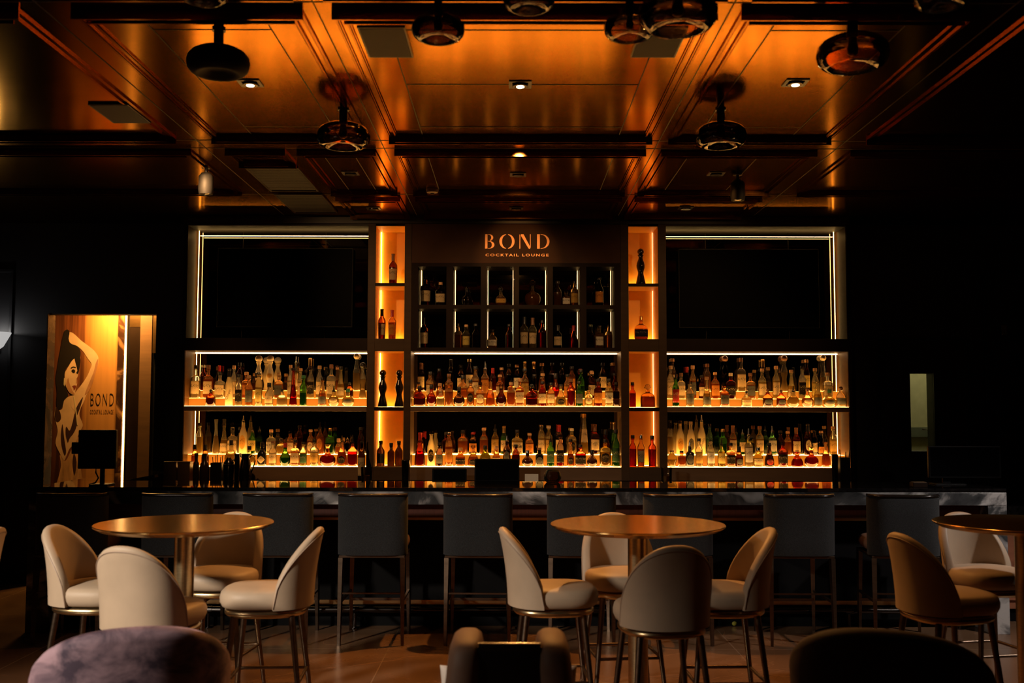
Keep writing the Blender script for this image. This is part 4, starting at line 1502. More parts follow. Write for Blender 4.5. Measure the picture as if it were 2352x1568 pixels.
till(993, 1072, 1075, 'lower black till screen standing behind the bar, left of the taller one')
till(1090, 1193, 1053, 'taller black till screen standing behind the bar below the middle shelf')
p0 = at_y(1221, 1105, 9.36)
cd = thing('menu_card', 'small pale card in a holder right of the taller till screen', 'card', (p0.x, 9.36, ZC_))
hcard = at_y(1221, 1088, 9.36).z - ZC_
box('card', -0.06, 0.06, -0.002, 0.002, 0.012, hcard, 'paper', cd)
box('holder', -0.04, 0.04, -0.02, 0.02, 0, 0.0115, 'plastic_black', cd, 0.002)


def tumbler(px, w, ptop, label, y=YC):
    p = at_y(px, 1100, y)
    h = at_y(px, ptop, y).z - ZC_
    r = w / 2 * y / F_PX
    t = thing('tumbler', label, 'glass', (p.x, y, ZC_), 0, 'tumblers on the back counter')
    lathe('glass_body', [(0, r * 0.85), (0.004, r * 0.9), (h, r), (h, r * 0.93), (0.014, r * 0.83)], 'glass_crystal', t, 24)
    lathe('drink', [(0.015, r * 0.80), (h * 0.45, r * 0.86)], 'liquid_amber', t, 20)
    return t


tumbler(842, 27, 1072, 'cut-glass tumbler on the back counter below the left lit column')
tumbler(1531, 26, 1073, 'cut-glass tumbler on the back counter below the right lit column')


def tin(px, w, ptop, label, y=YC, lid=False, mat='steel_dark'):
    p = at_y(px, 1100, y)
    h = at_y(px, ptop, y).z - ZC_
    r = w / 2 * y / F_PX
    t = thing('cocktail_shaker', label, 'shaker', (p.x, y, ZC_), 0, 'metal cocktail shakers')
    hb = h * 0.72 if lid else h
    lathe('body', [(0, r * 0.72), (0.006, r * 0.76), (hb * 0.97, r * 0.98), (hb * 0.985, r * 1.03), (hb, r), (hb - 0.004, r * 0.93)], mat, t, 24)
    if lid:
        lathe('strainer_lid', [(hb + 0.001, r * 0.9), (hb + 0.02, r * 0.86), (h * 0.9, r * 0.55), (h, r * 0.3)], mat, t, 24)
        tube('handle', [(r * 0.5, 0, h * 0.9), (r * 1.2, 0, h * 0.88), (r * 1.25, 0, h * 0.80)], 0.006, mat, t, 8)
    else:
        lathe('base_ring', [(-0.0, r * 0.74), (0.005, r * 0.79)], 'steel_shine', t, 20, c=(0, 0, 0.0005))
    return t


tin(931, 19, 1056, 'dark metal shaker tin on the back counter at the foot of the left lit column')
tin(525, 26, 1050, 'dark metal cocktail shaker with strainer lid left of the pitcher', lid=True)
tin(544, 14, 1042, 'slim metal mixing tin tucked against the left of the pitcher', y=9.33)
tin(1918, 16, 1043, 'tall black metal shaker tin at the door end of the back counter', mat='steel_dark')

# pitcher
p0 = at_y(563, 1100, 9.44)
ph = at_y(563, 1042, 9.44).z - ZC_
pr = 14 * 9.44 / F_PX
pt_ = thing('pitcher', 'dark metal pitcher with a looped handle at the left end of the back counter', 'pitcher', (p0.x, 9.44, ZC_))
lathe('body', [(0, pr * 0.86), (0.006, pr * 0.95), (ph * 0.3, pr), (ph * 0.6, pr * 0.88), (ph * 0.82, pr * 0.70), (ph * 0.94, pr * 0.74), (ph, pr * 0.80), (ph - 0.004, pr * 0.72), (ph * 0.7, pr * 0.7)],
      'steel_dark', pt_, 28, sharp=1.5)
tube('handle', [(pr * 0.66, 0, ph * 0.88), (pr * 1.15, 0, ph * 0.97), (pr * 1.52, 0, ph * 0.90), (pr * 1.58, 0, ph * 0.74), (pr * 1.25, 0, ph * 0.5), (pr * 0.92, 0, ph * 0.32)], 0.006, 'steel_dark', pt_, 8)
tube('spout', [(-pr * 0.55, 0, ph * 0.9), (-pr * 0.95, 0, ph * 1.01)], [0.018, 0.010], 'steel_dark', pt_, 8)


def bitters(px, w, ptop, neck, label, y=9.42):
    p = at_y(px, 1100, y)
    h = at_y(px, ptop, y).z - ZC_
    r = w / 2 * y / F_PX
    t = thing('bitters_bottle', label, 'bottle', (p.x, y, ZC_), 0, 'dark bottles by the pitcher')
    lathe('glass_body', [(0, r * 0.92), (0.006, r), (h * 0.55, r), (h * 0.66, r * 0.85), (h * 0.72, neck * r), (h * 0.9, neck * r)], 'bitters_brown', t, 20)
    lathe('stopper', [(h * 0.9, neck * r * 1.15), (h * 0.985, neck * r * 1.15), (h, neck * r * 0.9)], 'cap_black', t, 14)
    return t


pbr('bitters_brown', (0.035, 0.016, 0.010), 0.3)
bitters(450, 14, 1040, 0.55, 'dark brown bottle at the far left of the back counter beside a fatter one')
bitters(469, 21, 1041, 0.5, 'fat dark brown bottle between the slim brown bottle and the black garnish tray', 9.36)
g0 = at_y(499, 1100, 9.45)
gt = thing('garnish_caddy', 'black garnish caddy holding straws left of the strainer-topped shaker', 'caddy', (g0.x, 9.45, ZC_))
gh = at_y(499, 1062, 9.45).z - ZC_
boxes('tray', [(-0.05, 0.05, -0.05, 0.05, 0, 0.01), (-0.05, 0.05, -0.05, -0.042, 0.0105, gh), (-0.05, 0.05, 0.042, 0.05, 0.0105, gh),
               (-0.05, -0.042, -0.0415, 0.0415, 0.0105, gh), (0.042, 0.05, -0.0415, 0.0415, 0.0105, gh)], 'plastic_black', gt)
for i in range(5):
    x = -0.03 + 0.015 * i
    tube('straw', [(x, 0.01 * (i % 2), 0.012), (x * 1.5, 0.02 * (i % 2), gh + 0.05 + 0.012 * (i % 3))], 0.0035, 'cap_black', gt, 6)
for k, (px, lb) in enumerate(((393, 'brown box at the far left of the back counter, outer of two'), (421, 'brown box at the far left of the back counter, inner of two'))):
    p0 = at_y(px, 1095, 9.25)
    bx_ = thing('box', lb, 'box', (-3.075 + 0.125 * k, 9.50, 1.0), 0, 'brown boxes on the back counter')
    hb_ = at_y(px, 1063, 9.45).z - 1.0
    box('carton', -0.055, 0.055, -0.05, 0.05, 0, hb_, 'bronze_wood', bx_, 0.003)
    box('lid', -0.058, 0.058, -0.053, 0.053, hb_ + 0.0005, hb_ + 0.012, 'bronze_wood', bx_, 0.002)
s0 = at_y(1939, 1100, 9.42)
sh_ = at_y(1939, 1050, 9.42).z - ZC_
sv = thing('straw_holder', 'black holder with bar tools at the door end of the back counter', 'caddy', (s0.x, 9.42, ZC_))
boxes('cup', [(-0.045, 0.045, -0.04, 0.04, 0, 0.01), (-0.045, 0.045, -0.04, -0.033, 0.0105, sh_), (-0.045, 0.045, 0.033, 0.04, 0.0105, sh_),
              (-0.045, -0.038, -0.0325, 0.0325, 0.0105, sh_), (0.038, 0.045, -0.0325, 0.0325, 0.0105, sh_)], 'plastic_black', sv)
for i, (dx, ex, ez) in enumerate(((-0.02, -0.035, 0.07), (0.0, 0.02, 0.05), (0.015, 0.06, 0.10))):
    tube('bar_tool', [(dx, 0, 0.012), (ex, 0.0, sh_ + ez)], 0.004, 'steel_shine' if i == 2 else 'plastic_black', sv, 8)

# ------------------------------------------------------------------ bottles
NK = 0.0135        # neck radius in metres

SHAPES = {   # (fraction of height, fraction of radius | 'n'*k for the neck), exponent, cap start
    'bordeaux': ([(0, .90), (.015, .98), (.03, 1), (.57, 1), (.63, .93), (.68, .72), (.72, 'n1.5'), (.76, 'n1.1'), (.90, 'n1')], 2, .89),
    'vodka': ([(0, .92), (.015, .98), (.03, 1), (.50, 1), (.58, .95), (.65, .76), (.72, 'n1.7'), (.78, 'n1.2'), (.93, 'n1.05')], 2, .92),
    'whisky': ([(0, .84), (.02, .90), (.30, .96), (.56, 1), (.62, .97), (.67, .80), (.71, 'n1.7'), (.75, 'n1.15'), (.88, 'n1.05')], 2, .86),
    'squat': ([(0, .86), (.03, .95), (.10, 1), (.42, 1), (.52, .93), (.60, .70), (.66, 'n1.6'), (.70, 'n1.2'), (.82, 'n1.2')], 3, .80),
    'round': ([(0, .50), (.02, .58), (.10, .84), (.20, .98), (.28, 1), (.38, .95), (.48, .74), (.56, 'n1.9'), (.64, 'n1.25'), (.80, 'n1.25')], 2, .78),
    'bell': ([(0, .92), (.02, 1), (.10, 1), (.30, .94), (.45, .76), (.56, .52), (.66, 'n1.5'), (.76, 'n1.1'), (.90, 'n1')], 2, .89),
    'jug': ([(0, .92), (.03, 1), (.38, 1), (.50, .93), (.58, .72), (.64, 'n1.8'), (.68, 'n1.3'), (.76, 'n1.3')], 2.6, .74),
    'slim': ([(0, .90), (.015, 1), (.66, 1), (.74, .85), (.80, 'n1.4'), (.84, 'n1.05'), (.93, 'n1')], 2, .91),
    'cone': ([(0, .88), (.015, 1), (.06, 1), (.30, .82), (.55, .52), (.72, 'n1.3'), (.85, 'n1'), (.93, 'n1')], 2, .91),
    'clase': ([(0, .94), (.015, 1), (.06, .98), (.18, .78), (.28, .60), (.33, .56), (.38, .62), (.47, .84), (.53, .88), (.60, .78), (.71, .46),
               (.755, .40), (.79, .50), (.825, .64)], 2, .82),
    'galliano': ([(0, 1), (.015, 1), (.20, .94), (.50, .74), (.80, .48), (.90, .40)], 6, .88),
    'square': ([(0, .94), (.015, 1), (.57, 1), (.61, .96), (.645, .80), (.67, 'n1.8'), (.70, 'n1.15'), (.88, 'n1.1')], 5, .87),
    'skull': ([(0, .62), (.05, .72), (.15, .74), (.25, .82), (.38, 1), (.55, 1), (.68, .86), (.76, .56), (.80, 'n1.5'), (.88, 'n1.3')], 2.4, .86),
    'flask': ([(0, .60), (.03, .66), (.08, .80), (.20, .98), (.30, 1), (.40, .92), (.48, .72), (.54, 'n1.5'), (.60, 'n1.1'), (.76, 'n1.1')], 2, .75),
    'carafe': ([(0, .94), (.02, 1), (.12, .98), (.3, .78), (.5, .55), (.72, .40), (.88, .42), (1.0, .52)], 2, 1.0),
}
TW = {'bordeaux': 'straight', 'vodka': 'tall', 'whisky': 'broad-shouldered', 'squat': 'squat', 'round': 'round-bellied', 'bell': 'bell-shaped',
      'jug': 'stubby', 'slim': 'slim', 'cone': 'tapering', 'clase': 'hourglass-shaped', 'galliano': 'tapering', 'square': 'square-shouldered',
      'skull': 'skull-like', 'flask': 'round flask', 'carafe': 'flared'}
CW = {'clear': 'clear', 'gold': 'golden', 'amber': 'amber', 'orange': 'orange', 'red': 'red', 'brown': 'brown', 'dark': 'dark', 'black': 'black',
      'green': 'green', 'olive': 'olive', 'teal': 'pale green', 'yellow': 'yellow', 'pink': 'red-filled', 'frost': 'frosted', 'white': 'ceramic'}


def prof_of(shape, R, H):
    pr, n, cs_ = SHAPES[shape]
    out = []
    nr = min(NK, R * 0.42)
    for t_, r in pr:
        rr = nr * float(r[1:]) if isinstance(r, str) else r * R
        out.append((t_ * H, rr))
    return out, n, cs_, nr


def sprof(pr):
    """add support rings next to the base and round the shoulders a little"""
    out = [pr[0]]
    for (z0, r0), (z1, r1) in zip(pr, pr[1:]):
        out.append((z1, r1))
    return out


BOTTLES = []


def make_bottle(X, Y, Z, R, H, shape, colr, lab, cap, label, group, sy=1.0, word=None):
    t = thing('liquor_bottle', label, 'bottle', (X, Y, Z + 0.0009), 0, group)
    pr, n, cs_, nr = prof_of(shape, R, H)
    if cap == 'pour':
        # the glass runs higher and a thin spout stands on it
        pr = [(z * 0.90, r) for z, r in pr]
        cs_ *= 0.90
    ztop = pr[-1][0]
    gm = {'black': 'ceramic_black', 'white': 'ceramic_cream', 'frost': 'glass_frost'}.get(colr, 'glass_' + colr)
    lim = nr * 1.95
    if shape == 'flask':
        sy = 0.45
    lathe('glass_body', pr, gm, t, 22, n, sy, nround=lim, sharp=1.0)
    if colr in BOT and colr != 'dark':
        fl = BOT[colr][4]
        top = 0.62 * H * fl if shape not in ('round', 'flask', 'jug', 'squat', 'bell', 'skull') else 0.50 * H * fl
        lp = [(max(z, 0.006), max(0.003, r * 0.93 - 0.0005)) for z, r in pr if z < top]
        if len(lp) >= 2:
            # interpolate the surface of the drink
            for (z0, r0), (z1, r1) in zip(pr, pr[1:]):
                if z0 < top <= z1:
                    k = (top - z0) / (z1 - z0)
                    lp.append((top, max(0.003, (r0 + (r1 - r0) * k) * 0.93 - 0.0005)))
            lathe('liquid', lp, 'liquid_' + colr, t, 20, n, sy, nround=lim, sharp=1.0)
    # stopper
    if cap == 'pour':
        lathe('pourer', [(ztop - 0.004, nr * 1.12), (ztop + 0.010, nr * 1.12), (ztop + 0.014, nr * 0.6), (ztop + (H - ztop) * 0.65, nr * 0.42), (H, nr * 0.30)],
              'cap_black' if random.random() < 0.5 else 'cap_silver', t, 12)
    elif cap.startswith('ball'):
        br = min(R * 0.86, H * 0.091)
        mt = {'ballk': 'cap_black', 'ballg': 'cap_gold', 'ballc': 'cap_cream', 'ballb': 'cap_brown', 'balls': 'steel_dark'}[cap]
        z0 = ztop + 0.0005
        c_ = z0 + br * 0.92
        lathe('stopper', [(z0, br * 0.45)] + [(c_ + br * math.sin(a), br * math.cos(a)) for a in [-1.1, -.7, -.3, 0, .35, .7, 1.05, 1.35]] + [(c_ + br, 0.002)], mt, t, 18, sharp=2)
    elif cap == 'fan':
        z0 = ztop + 0.0005
        hh = max(0.03, H - ztop)
        sb = lathe('stopper', [(z0, nr), (z0 + hh * .15, nr * 1.0), (z0 + hh * .25, nr * 1.9), (z0 + hh * .45, nr * 2.6), (z0 + hh * .62, nr * 1.7),
                               (z0 + hh * .78, nr * 1.9), (z0 + hh * .95, nr * 1.2), (z0 + hh, 0.003)], 'glass_crystal', t, 18, sy=0.5, sharp=2)
    elif cap == 'fig':
        z0 = ztop + 0.0005
        lathe('stopper', [(z0, nr * 1.2), (z0 + .008, nr * 1.2), (z0 + .010, nr * .8), (z0 + .018, nr * 1.5), (z0 + .026, nr * 1.5), (z0 + .034, nr * .7), (max(z0 + .04, H), nr * .45)],
              'steel_dark', t, 12, sharp=2)
    elif cap == 'flare':
        z0 = ztop + 0.0005
        lathe('stopper', [(z0, nr * .9), (z0 + (H - z0) * .5, nr * 1.3), (H - .004, nr * 2.0), (H, nr * 1.9)], 'cap_gold', t, 16, sharp=2)
    elif cap == 'none':
        pass
    else:
        mt = {'k': 'cap_black', 'c': 'cap_cork', 'r': 'cap_red', 'g': 'cap_gold', 's': 'cap_silver', 'b': 'cap_brown', 'v': 'cap_green', 'w': 'cap_cream', 'x': 'glass_crystal',
              'kf': 'cap_black', 'rf': 'cap_red', 'gf': 'cap_gold', 'sf': 'cap_silver', 'bf': 'cap_brown'}[cap]
        rr = pr[-1][1] if shape in ('galliano',) else nr * 1.05
        if cap.endswith('f'):
            zs = H * 0.765 if ztop > H * 0.77 else ztop - 0.01
            lathe('foil', [(zs, rr * 1.22), (zs + .004, rr * 1.16), (H * .955, rr * 1.10), (H * .96, rr * 1.24), (H - .002, rr * 1.22), (H, rr * 1.0)], mt, t, 16)
        else:
            zs = min(H * cs_, ztop + 0.0005) if shape != 'galliano' else ztop + .0005
            lathe('cap', [(ztop + .0003, rr * 1.0), (ztop + .0006, rr * 1.32), (H - .004, rr * 1.30), (H, rr * 1.15)], mt, t, 16)
            lathe('neck_ring', [(ztop - .012, rr * 1.1), (ztop - .010, rr * 1.28), (ztop - .002, rr * 1.28), (ztop - .0005, rr * 1.1)], gm, t, 16)
    # label wrapped on the front
    if lab:
        z0, z1 = {'squat': (.12, .42), 'round': (.16, .40), 'jug': (.12, .40), 'bell': (.08, .34), 'flask': (.16, .38), 'whisky': (.14, .50), 'clase': (.46, .57),
                  'cone': (.1, .3), 'galliano': (.30, .62)}.get(shape, (.12, .50))
        if len(lab) == 3 and lab[0] == 'o':      # small oval label
            lab = lab[1:]
            oval = True
        else:
            oval = False
        if len(lab) == 3 and lab[0] == 'd':      # diamond
            lab = lab[1:]
            oval = None
        z0 *= H
        z1 *= H
        # ring radius at a height
        def rad(z):
            for (za, ra), (zb_, rb) in zip(pr, pr[1:]):
                if za <= z <= zb_:
                    return ra + (rb - ra) * (z - za) / max(1e-6, zb_ - za)
            return pr[-1][1]
        bm = bmesh.new()
        half = math.radians(62 if not oval and oval is not None else 44)
        rows = []
        zz = (z0 + z1) / 2
        MZ, MA = (9, 13) if oval or oval is None else (4, 11)
        for j in range(MZ):
            z = z0 + (z1 - z0) * j / (MZ - 1)
            v = 2 * (z - zz) / (z1 - z0)
            wk = 1.0 if oval is False else (max(0.03, math.sqrt(max(0, 1 - v * v))) if oval else max(0.03, 1 - abs(v)))
            r = rad(z) + 0.0009
            row = []
            for i in range(MA):
                a = -PI / 2 + half * wk * (-1 + 2 * i / (MA - 1))
                cx_, sx_ = sup(a, n)
                row.append(bm.verts.new((cx_ * r, sx_ * r * sy - 0.0002, z)))
            rows.append(row)
        for a, b in zip(rows, rows[1:]):
            for i in range(MA - 1):
                bm.faces.new((a[i], a[i + 1], b[i + 1], b[i]))
        finish('label', bm, {'cr': 'label_cream', 'wh': 'label_white', 'bk': 'label_black', 'gy': 'label_grey', 'ye': 'label_yellow', 'or': 'label_orange',
                             'go': 'label_gold', 're': 'label_red', 'gn': 'label_green', 'bl': 'label_blue'}[lab], t, True)
    if word:
        txt, size, vert = word
        r = (0.0022 + R * sy)
        tm = text_mesh('lettering', txt, size, 'cap_black', t, Vector((0, 0, 0)), 1.0, 0.0006)
        if vert:
            tm.data.transform(Matrix.Rotation(-vert, 4, 'Y'))
        zc = H * (0.31 if not vert else 0.30)
        for v in tm.data.vertices:
            x = max(-0.97, min(0.97, v.co.x / (R * 1.01)))
            yy = v.co.y - R * sy * (math.sqrt(1 - x * x) if n == 2 else (1 - abs(x) ** 5) ** 0.2) - 0.0016
            v.co = (v.co.x, yy, v.co.z + zc)
    return t


LW = {'cr': 'cream', 'wh': 'white', 'bk': 'black', 'gy': 'grey', 'ye': 'yellow', 'or': 'orange', 'go': 'gold', 're': 'red', 'gn': 'green', 'bl': 'blue'}
CPW = {'k': 'black cap', 'kf': 'black foil', 'c': 'cork', 'r': 'red cap', 'rf': 'red foil', 'g': 'gold cap', 'gf': 'gold foil', 's': 'silver cap', 'sf': 'silver foil',
       'b': 'brown cap', 'bf': 'brown foil', 'v': 'green cap', 'w': 'pale cap', 'x': 'glass stopper', 'pour': 'pourer', 'ballk': 'black ball top',
       'ballg': 'gold ball top', 'ballc': 'cream ball top', 'ballb': 'brown ball top', 'balls': 'metal ball top', 'fan': 'fan stopper',
       'fig': 'figure stopper', 'flare': 'gold stopper', 'none': 'open top'}
ORD = lambda i: '%d%s' % (i, {1: 'st', 2: 'nd', 3: 'rd'}.get(i if i < 20 else i % 10, 'th'))


def shelf_row(data, tf, base_px, z, Y, place_, group, xlim, depth=0.05, only=None, dmax=None):
    """data: (x, top, width, shape, colour, label, cap[, word]) in the coordinates of a zoomed crop: tf = (ox, oy, scale)"""
    ox, oy, sc_ = tf
    items = []
    for d in data:
        x, top, w = d[0], d[1], d[2]
        px, py = ox + x / sc_, oy + top / sc_
        P = at_y(px, py, Y)
        R = w / sc_ / 2 * Y / F_PX
        H = P.z - z
        X = at_y(px, oy + base_px / sc_, Y).x
        items.append([X, R, H, d])
    items.sort(key=lambda q: q[0])
    k = 1.09 / 1.0
    # keep neighbours on one row apart
    for _ in range(6):
        for a, b in zip(items, items[1:]):
            ov = (a[0] + a[1] + 0.002) - (b[0] - b[1])
            if ov > 0:
                if ov < 0.25 * (a[1] + b[1]):
                    f = 1 - ov / (a[1] + b[1]) * 0.6
                    a[1] *= f
                    b[1] *= f
                    sh = ov * 0.22
                else:
                    sh = ov * 0.5
                a[0] -= sh
                b[0] += sh
        for a in items:
            a[0] = min(max(a[0], xlim[0] + a[1] + 0.007), xlim[1] - a[1] - 0.007)
    n = len(items)
    for i, (X, R, H, d) in enumerate(items):
        shape, colr, lab, cap = d[3:7]
        word = d[7] if len(d) > 7 else None
        sy = min(1.0, depth / 2 / R * 0.94)
        lw = lab[-2:] if lab else ''
        mid = ('with %s label' % LW[lw]) if lab else ('with %s' % CPW[cap])
        where = place_ if n == 1 else ('%s from left%s %s' if place_.startswith('in') else '%s from left%s, %s') % (ORD(i + 1), '', place_)
        text = '%s %s bottle %s, %s' % (TW[shape], CW[colr], mid, where)
        make_bottle(X, Y, z, R, H, shape, colr, lab, cap, text, group, sy, word)


Z1 = (420, 780, 4.9)
Z3 = (840, 790, 4.9)
Z4 = (1180, 790, 4.9)
Z5 = (1510, 780, 4.9)
Z2 = (840, 500, 3.36)
YFR, YMR, YBR = 9.742, 9.852, 9.955


def T(data, b, a):
    """shift crop-b coordinates into crop a (same scale)"""
    return [((d[0] / b[2] + b[0] - a[0]) * a[2], (d[1] / b[2] + b[1] - a[1]) * a[2]) + tuple(d[2:]) for d in data]


# --- left, upper shelf
G = 'bottles on the upper left shelf'
LU_F = [(312, 548, 105, 'jug', 'brown', '', 'ballk'), (517, 328, 86, 'vodka', 'frost', '', 'kf', ('Chopin', 0.034, 1.2)), (625, 390, 80, 'bordeaux', 'clear', 'bk', 'k'),
        (740, 400, 84, 'bordeaux', 'amber', 'gy', 'c'), (850, 365, 80, 'slim', 'gold', 'ye', 's'), (968, 485, 90, 'squat', 'clear', 'cr', 'k'),
        (1115, 555, 115, 'squat', 'clear', '', 'ballk'), (1240, 318, 86, 'cone', 'red', '', 'k'), (1352, 400, 78, 'bordeaux', 'green', '', 'v'),
        (1567, 425, 95, 'bell', 'amber', 'gy', 'k'), (1697, 520, 125, 'round', 'gold', 'ocr', 'pour'), (1858, 550, 142, 'round', 'gold', 'ogy', 'v')]
LU_M = [(142, 285, 98, 'square', 'clear', 'cr', 'k'), (283, 285, 100, 'square', 'orange', 'cr', 'b'), (415, 368, 105, 'square', 'clear', 'cr', 'k'),
        (570, 290, 66, 'bordeaux', 'clear', 'cr', 'c'), (712, 362, 95, 'square', 'orange', 'or', 'c'), (848, 168, 95, 'clase', 'white', 'bk', 'ballc'),
        (978, 168, 95, 'clase', 'white', 'ogo', 'ballc'), (1076, 368, 92, 'square', 'amber', 'gy', 'c'), (1208, 285, 68, 'bordeaux', 'clear', 'cr', 'c'),
        (1322, 320, 72, 'bordeaux', 'gold', 'cr', 'c'), (1435, 300, 80, 'bordeaux', 'clear', 'bk', 'x'), (1535, 292, 78, 'bordeaux', 'clear', 'cr', 'c'),
        (1668, 278, 98, 'square', 'clear', 'cr', 'b'), (1775, 300, 92, 'bell', 'gold', 'cr', 'k'), (1875, 465, 84, 'jug', 'brown', '', 'ballk'),
        (2022, 250, 80, 'clase', 'clear', '', 'ballk')]
LU_B = [(222, 285, 78, 'bordeaux', 'red', '', 'w'), (405, 290, 64, 'bordeaux', 'dark', '', 'rf'), (635, 258, 78, 'whisky', 'brown', '', 'k'),
        (1270, 190, 66, 'bordeaux', 'gold', 'cr', 'pour'), (1428, 208, 100, 'whisky', 'dark', '', 'gf'), (1615, 315, 60, 'slim', 'olive', '', 'k'),
        (1740, 310, 70, 'bell', 'amber', '', 'c'), (1952, 195, 82, 'vodka', 'clear', '', 'ballc')]
shelf_row(LU_F, Z1, 748, ZS1, YFR, 'front row, left unit top shelf', G, (XL0, XL1), 0.09)
shelf_row(LU_M, Z1, 660, ZS1 + STEP_U, YMR, 'middle row, left unit top shelf', G, (XL0, XL1), 0.088)
shelf_row(LU_B, Z1, 585, ZS1 + 2 * STEP_U, YBR, 'rear row, left unit top shelf', G, (XL0 + .05, XL1), 0.075)
# --- left, lower shelf
G = 'bottles on the lower left shelf'
LL_F = [(540, 1130, 150, 'round', 'gold', '', 'k'), (745, 1195, 128, 'round', 'gold', '', 'k'), (888, 1150, 100, 'squat', 'black', 'dcr', 'k'), (1010, 1140, 85, 'bordeaux', 'clear', 'cr', 'b'),
        (1150, 1160, 124, 'round', 'green', '', 'r'), (1262, 1125, 95, 'square', 'amber', 'cr', 'k'), (1354, 1150, 80, 'bordeaux', 'gold', 'gn', 'k'),
        (1478, 1120, 100, 'whisky', 'clear', 'go', 'k'), (1628, 1180, 180, 'round', 'red', '', 'flare'), (1788, 1080, 120, 'bell', 'orange', 'obk', 'pour'),
        (1908, 1070, 112, 'squat', 'red', '', 'pour'), (250, 1180, 80, 'jug', 'brown', '', 'k'), (130, 1180, 70, 'jug', 'orange', '', 'k')]
LL_M = [(185, 935, 76, 'bordeaux', 'gold', '', 'k'), (372, 895, 92, 'carafe', 'clear', '', 'none'), (458, 935, 100, 'bell', 'gold', 'cr', 'x'),
        (556, 985, 96, 'square', 'clear', 'cr', 's'), (675, 855, 92, 'vodka', 'frost', 'ogo', 'pour'), (778, 980, 86, 'bordeaux', 'green', 'ye', 'pour'),
        (990, 1010, 94, 'square', 'clear', 'wh', 'c'), (1105, 1110, 105, 'squat', 'gold', '', 's'), (1205, 1030, 84, 'bordeaux', 'amber', 'cr', 'x'),
        (1310, 965, 75, 'slim', 'brown', '', 'k'), (1435, 1010, 84, 'bordeaux', 'amber', 'ocr', 'c'), (1540, 930, 88, 'bordeaux', 'amber', 'oor', 'pour'),
        (1655, 995, 96, 'square', 'green', '', 'g'), (1750, 1110, 70, 'jug', 'amber', '', 'c'), (1850, 1095, 60, 'slim', 'dark', '', 'pour'), (2000, 985, 74, 'bordeaux', 'brown', '', 'k')]
shelf_row(LL_F, Z1, 1415, ZL1, YFR, 'front row, left unit bottom shelf', G, (XL0, XL1), 0.09)
shelf_row(LL_M, Z1, 1290, ZL1 + STEP_L, YMR + .02, 'rear row, left unit bottom shelf', G, (XL0 + .05, XL1), 0.09)
# --- centre, upper shelf
G = 'bottles on the upper centre shelf'
CU_F = [(605, 470, 134, 'squat', 'brown', '', 'k'), (740, 455, 120, 'round', 'red', '', 'k'), (840, 500, 86, 'squat', 'clear', '', 'c'), (935, 400, 96, 'whisky', 'amber', '', 'b'),
        (1050, 480, 128, 'round', 'dark', '', 'k'), (1178, 400, 92, 'whisky', 'amber', 'obk', 'k'), (1288, 430, 92, 'square', 'amber', 'ocr', 'x'), (1402, 390, 102, 'bell', 'orange', '', 'x'),
        (1524, 450, 118, 'round', 'brown', '', 'x'), (1635, 430, 92, 'square', 'orange', '', 'c')] + \
       T([(68, 385, 95, 'square', 'orange', 'cr', 'c'), (203, 450, 136, 'squat', 'brown', '', 'ballk'), (322, 420, 92, 'bordeaux', 'red', 'cr', 'k'), (418, 435, 92, 'whisky', 'amber', 'cr', 'k'),
          (530, 455, 122, 'bell', 'gold', 'obk', 'k'), (645, 390, 92, 'whisky', 'red', '', 'b'), (738, 420, 80, 'bordeaux', 'green', 'gy', 'k'), (842, 480, 90, 'squat', 'gold', 'ocr', 'x', ('21', 0.026, 0)),
          (950, 395, 94, 'bordeaux', 'red', 'or', 'k'), (1075, 390, 96, 'square', 'gold', 'wh', 'k', ('18', 0.026, 0)), (1178, 430, 80, 'square', 'dark', '', 'k')], Z4, Z3)
CU_M = [(590, 430, 104, 'bell', 'amber', '', 'k'), (722, 310, 88, 'whisky', 'amber', 'cr', 'k'), (835, 440, 84, 'squat', 'orange', '', 'c'), (935, 335, 92, 'whisky', 'amber', '', 'b'),
        (1090, 350, 116, 'squat', 'amber', '', 'k'), (1232, 250, 88, 'bordeaux', 'amber', 'cr', 'k'), (1342, 200, 96, 'whisky', 'amber', 'or', 'pour'),
        (1510, 345, 92, 'bordeaux', 'orange', 'cr', 'c'), (1640, 410, 88, 'square', 'amber', 'wh', 'x')] + \
       T([(125, 275, 92, 'bordeaux', 'amber', 'go', 'k'), (232, 340, 84, 'bell', 'dark', '', 'k'), (325, 330, 86, 'bell', 'amber', '', 'c'), (470, 330, 90, 'round', 'red', '', 'k'),
          (605, 340, 84, 'bordeaux', 'amber', 'or', 'k'), (757, 285, 92, 'bordeaux', 'green', '', 'k'), (880, 310, 82, 'bordeaux', 'brown', 'cr', 'c'), (960, 380, 74, 'bell', 'dark', '', 'k'),
          (1080, 390, 60, 'slim', 'amber', 'cr', 'k'), (1140, 330, 84, 'bordeaux', 'red', '', 'k')], Z4, Z3)
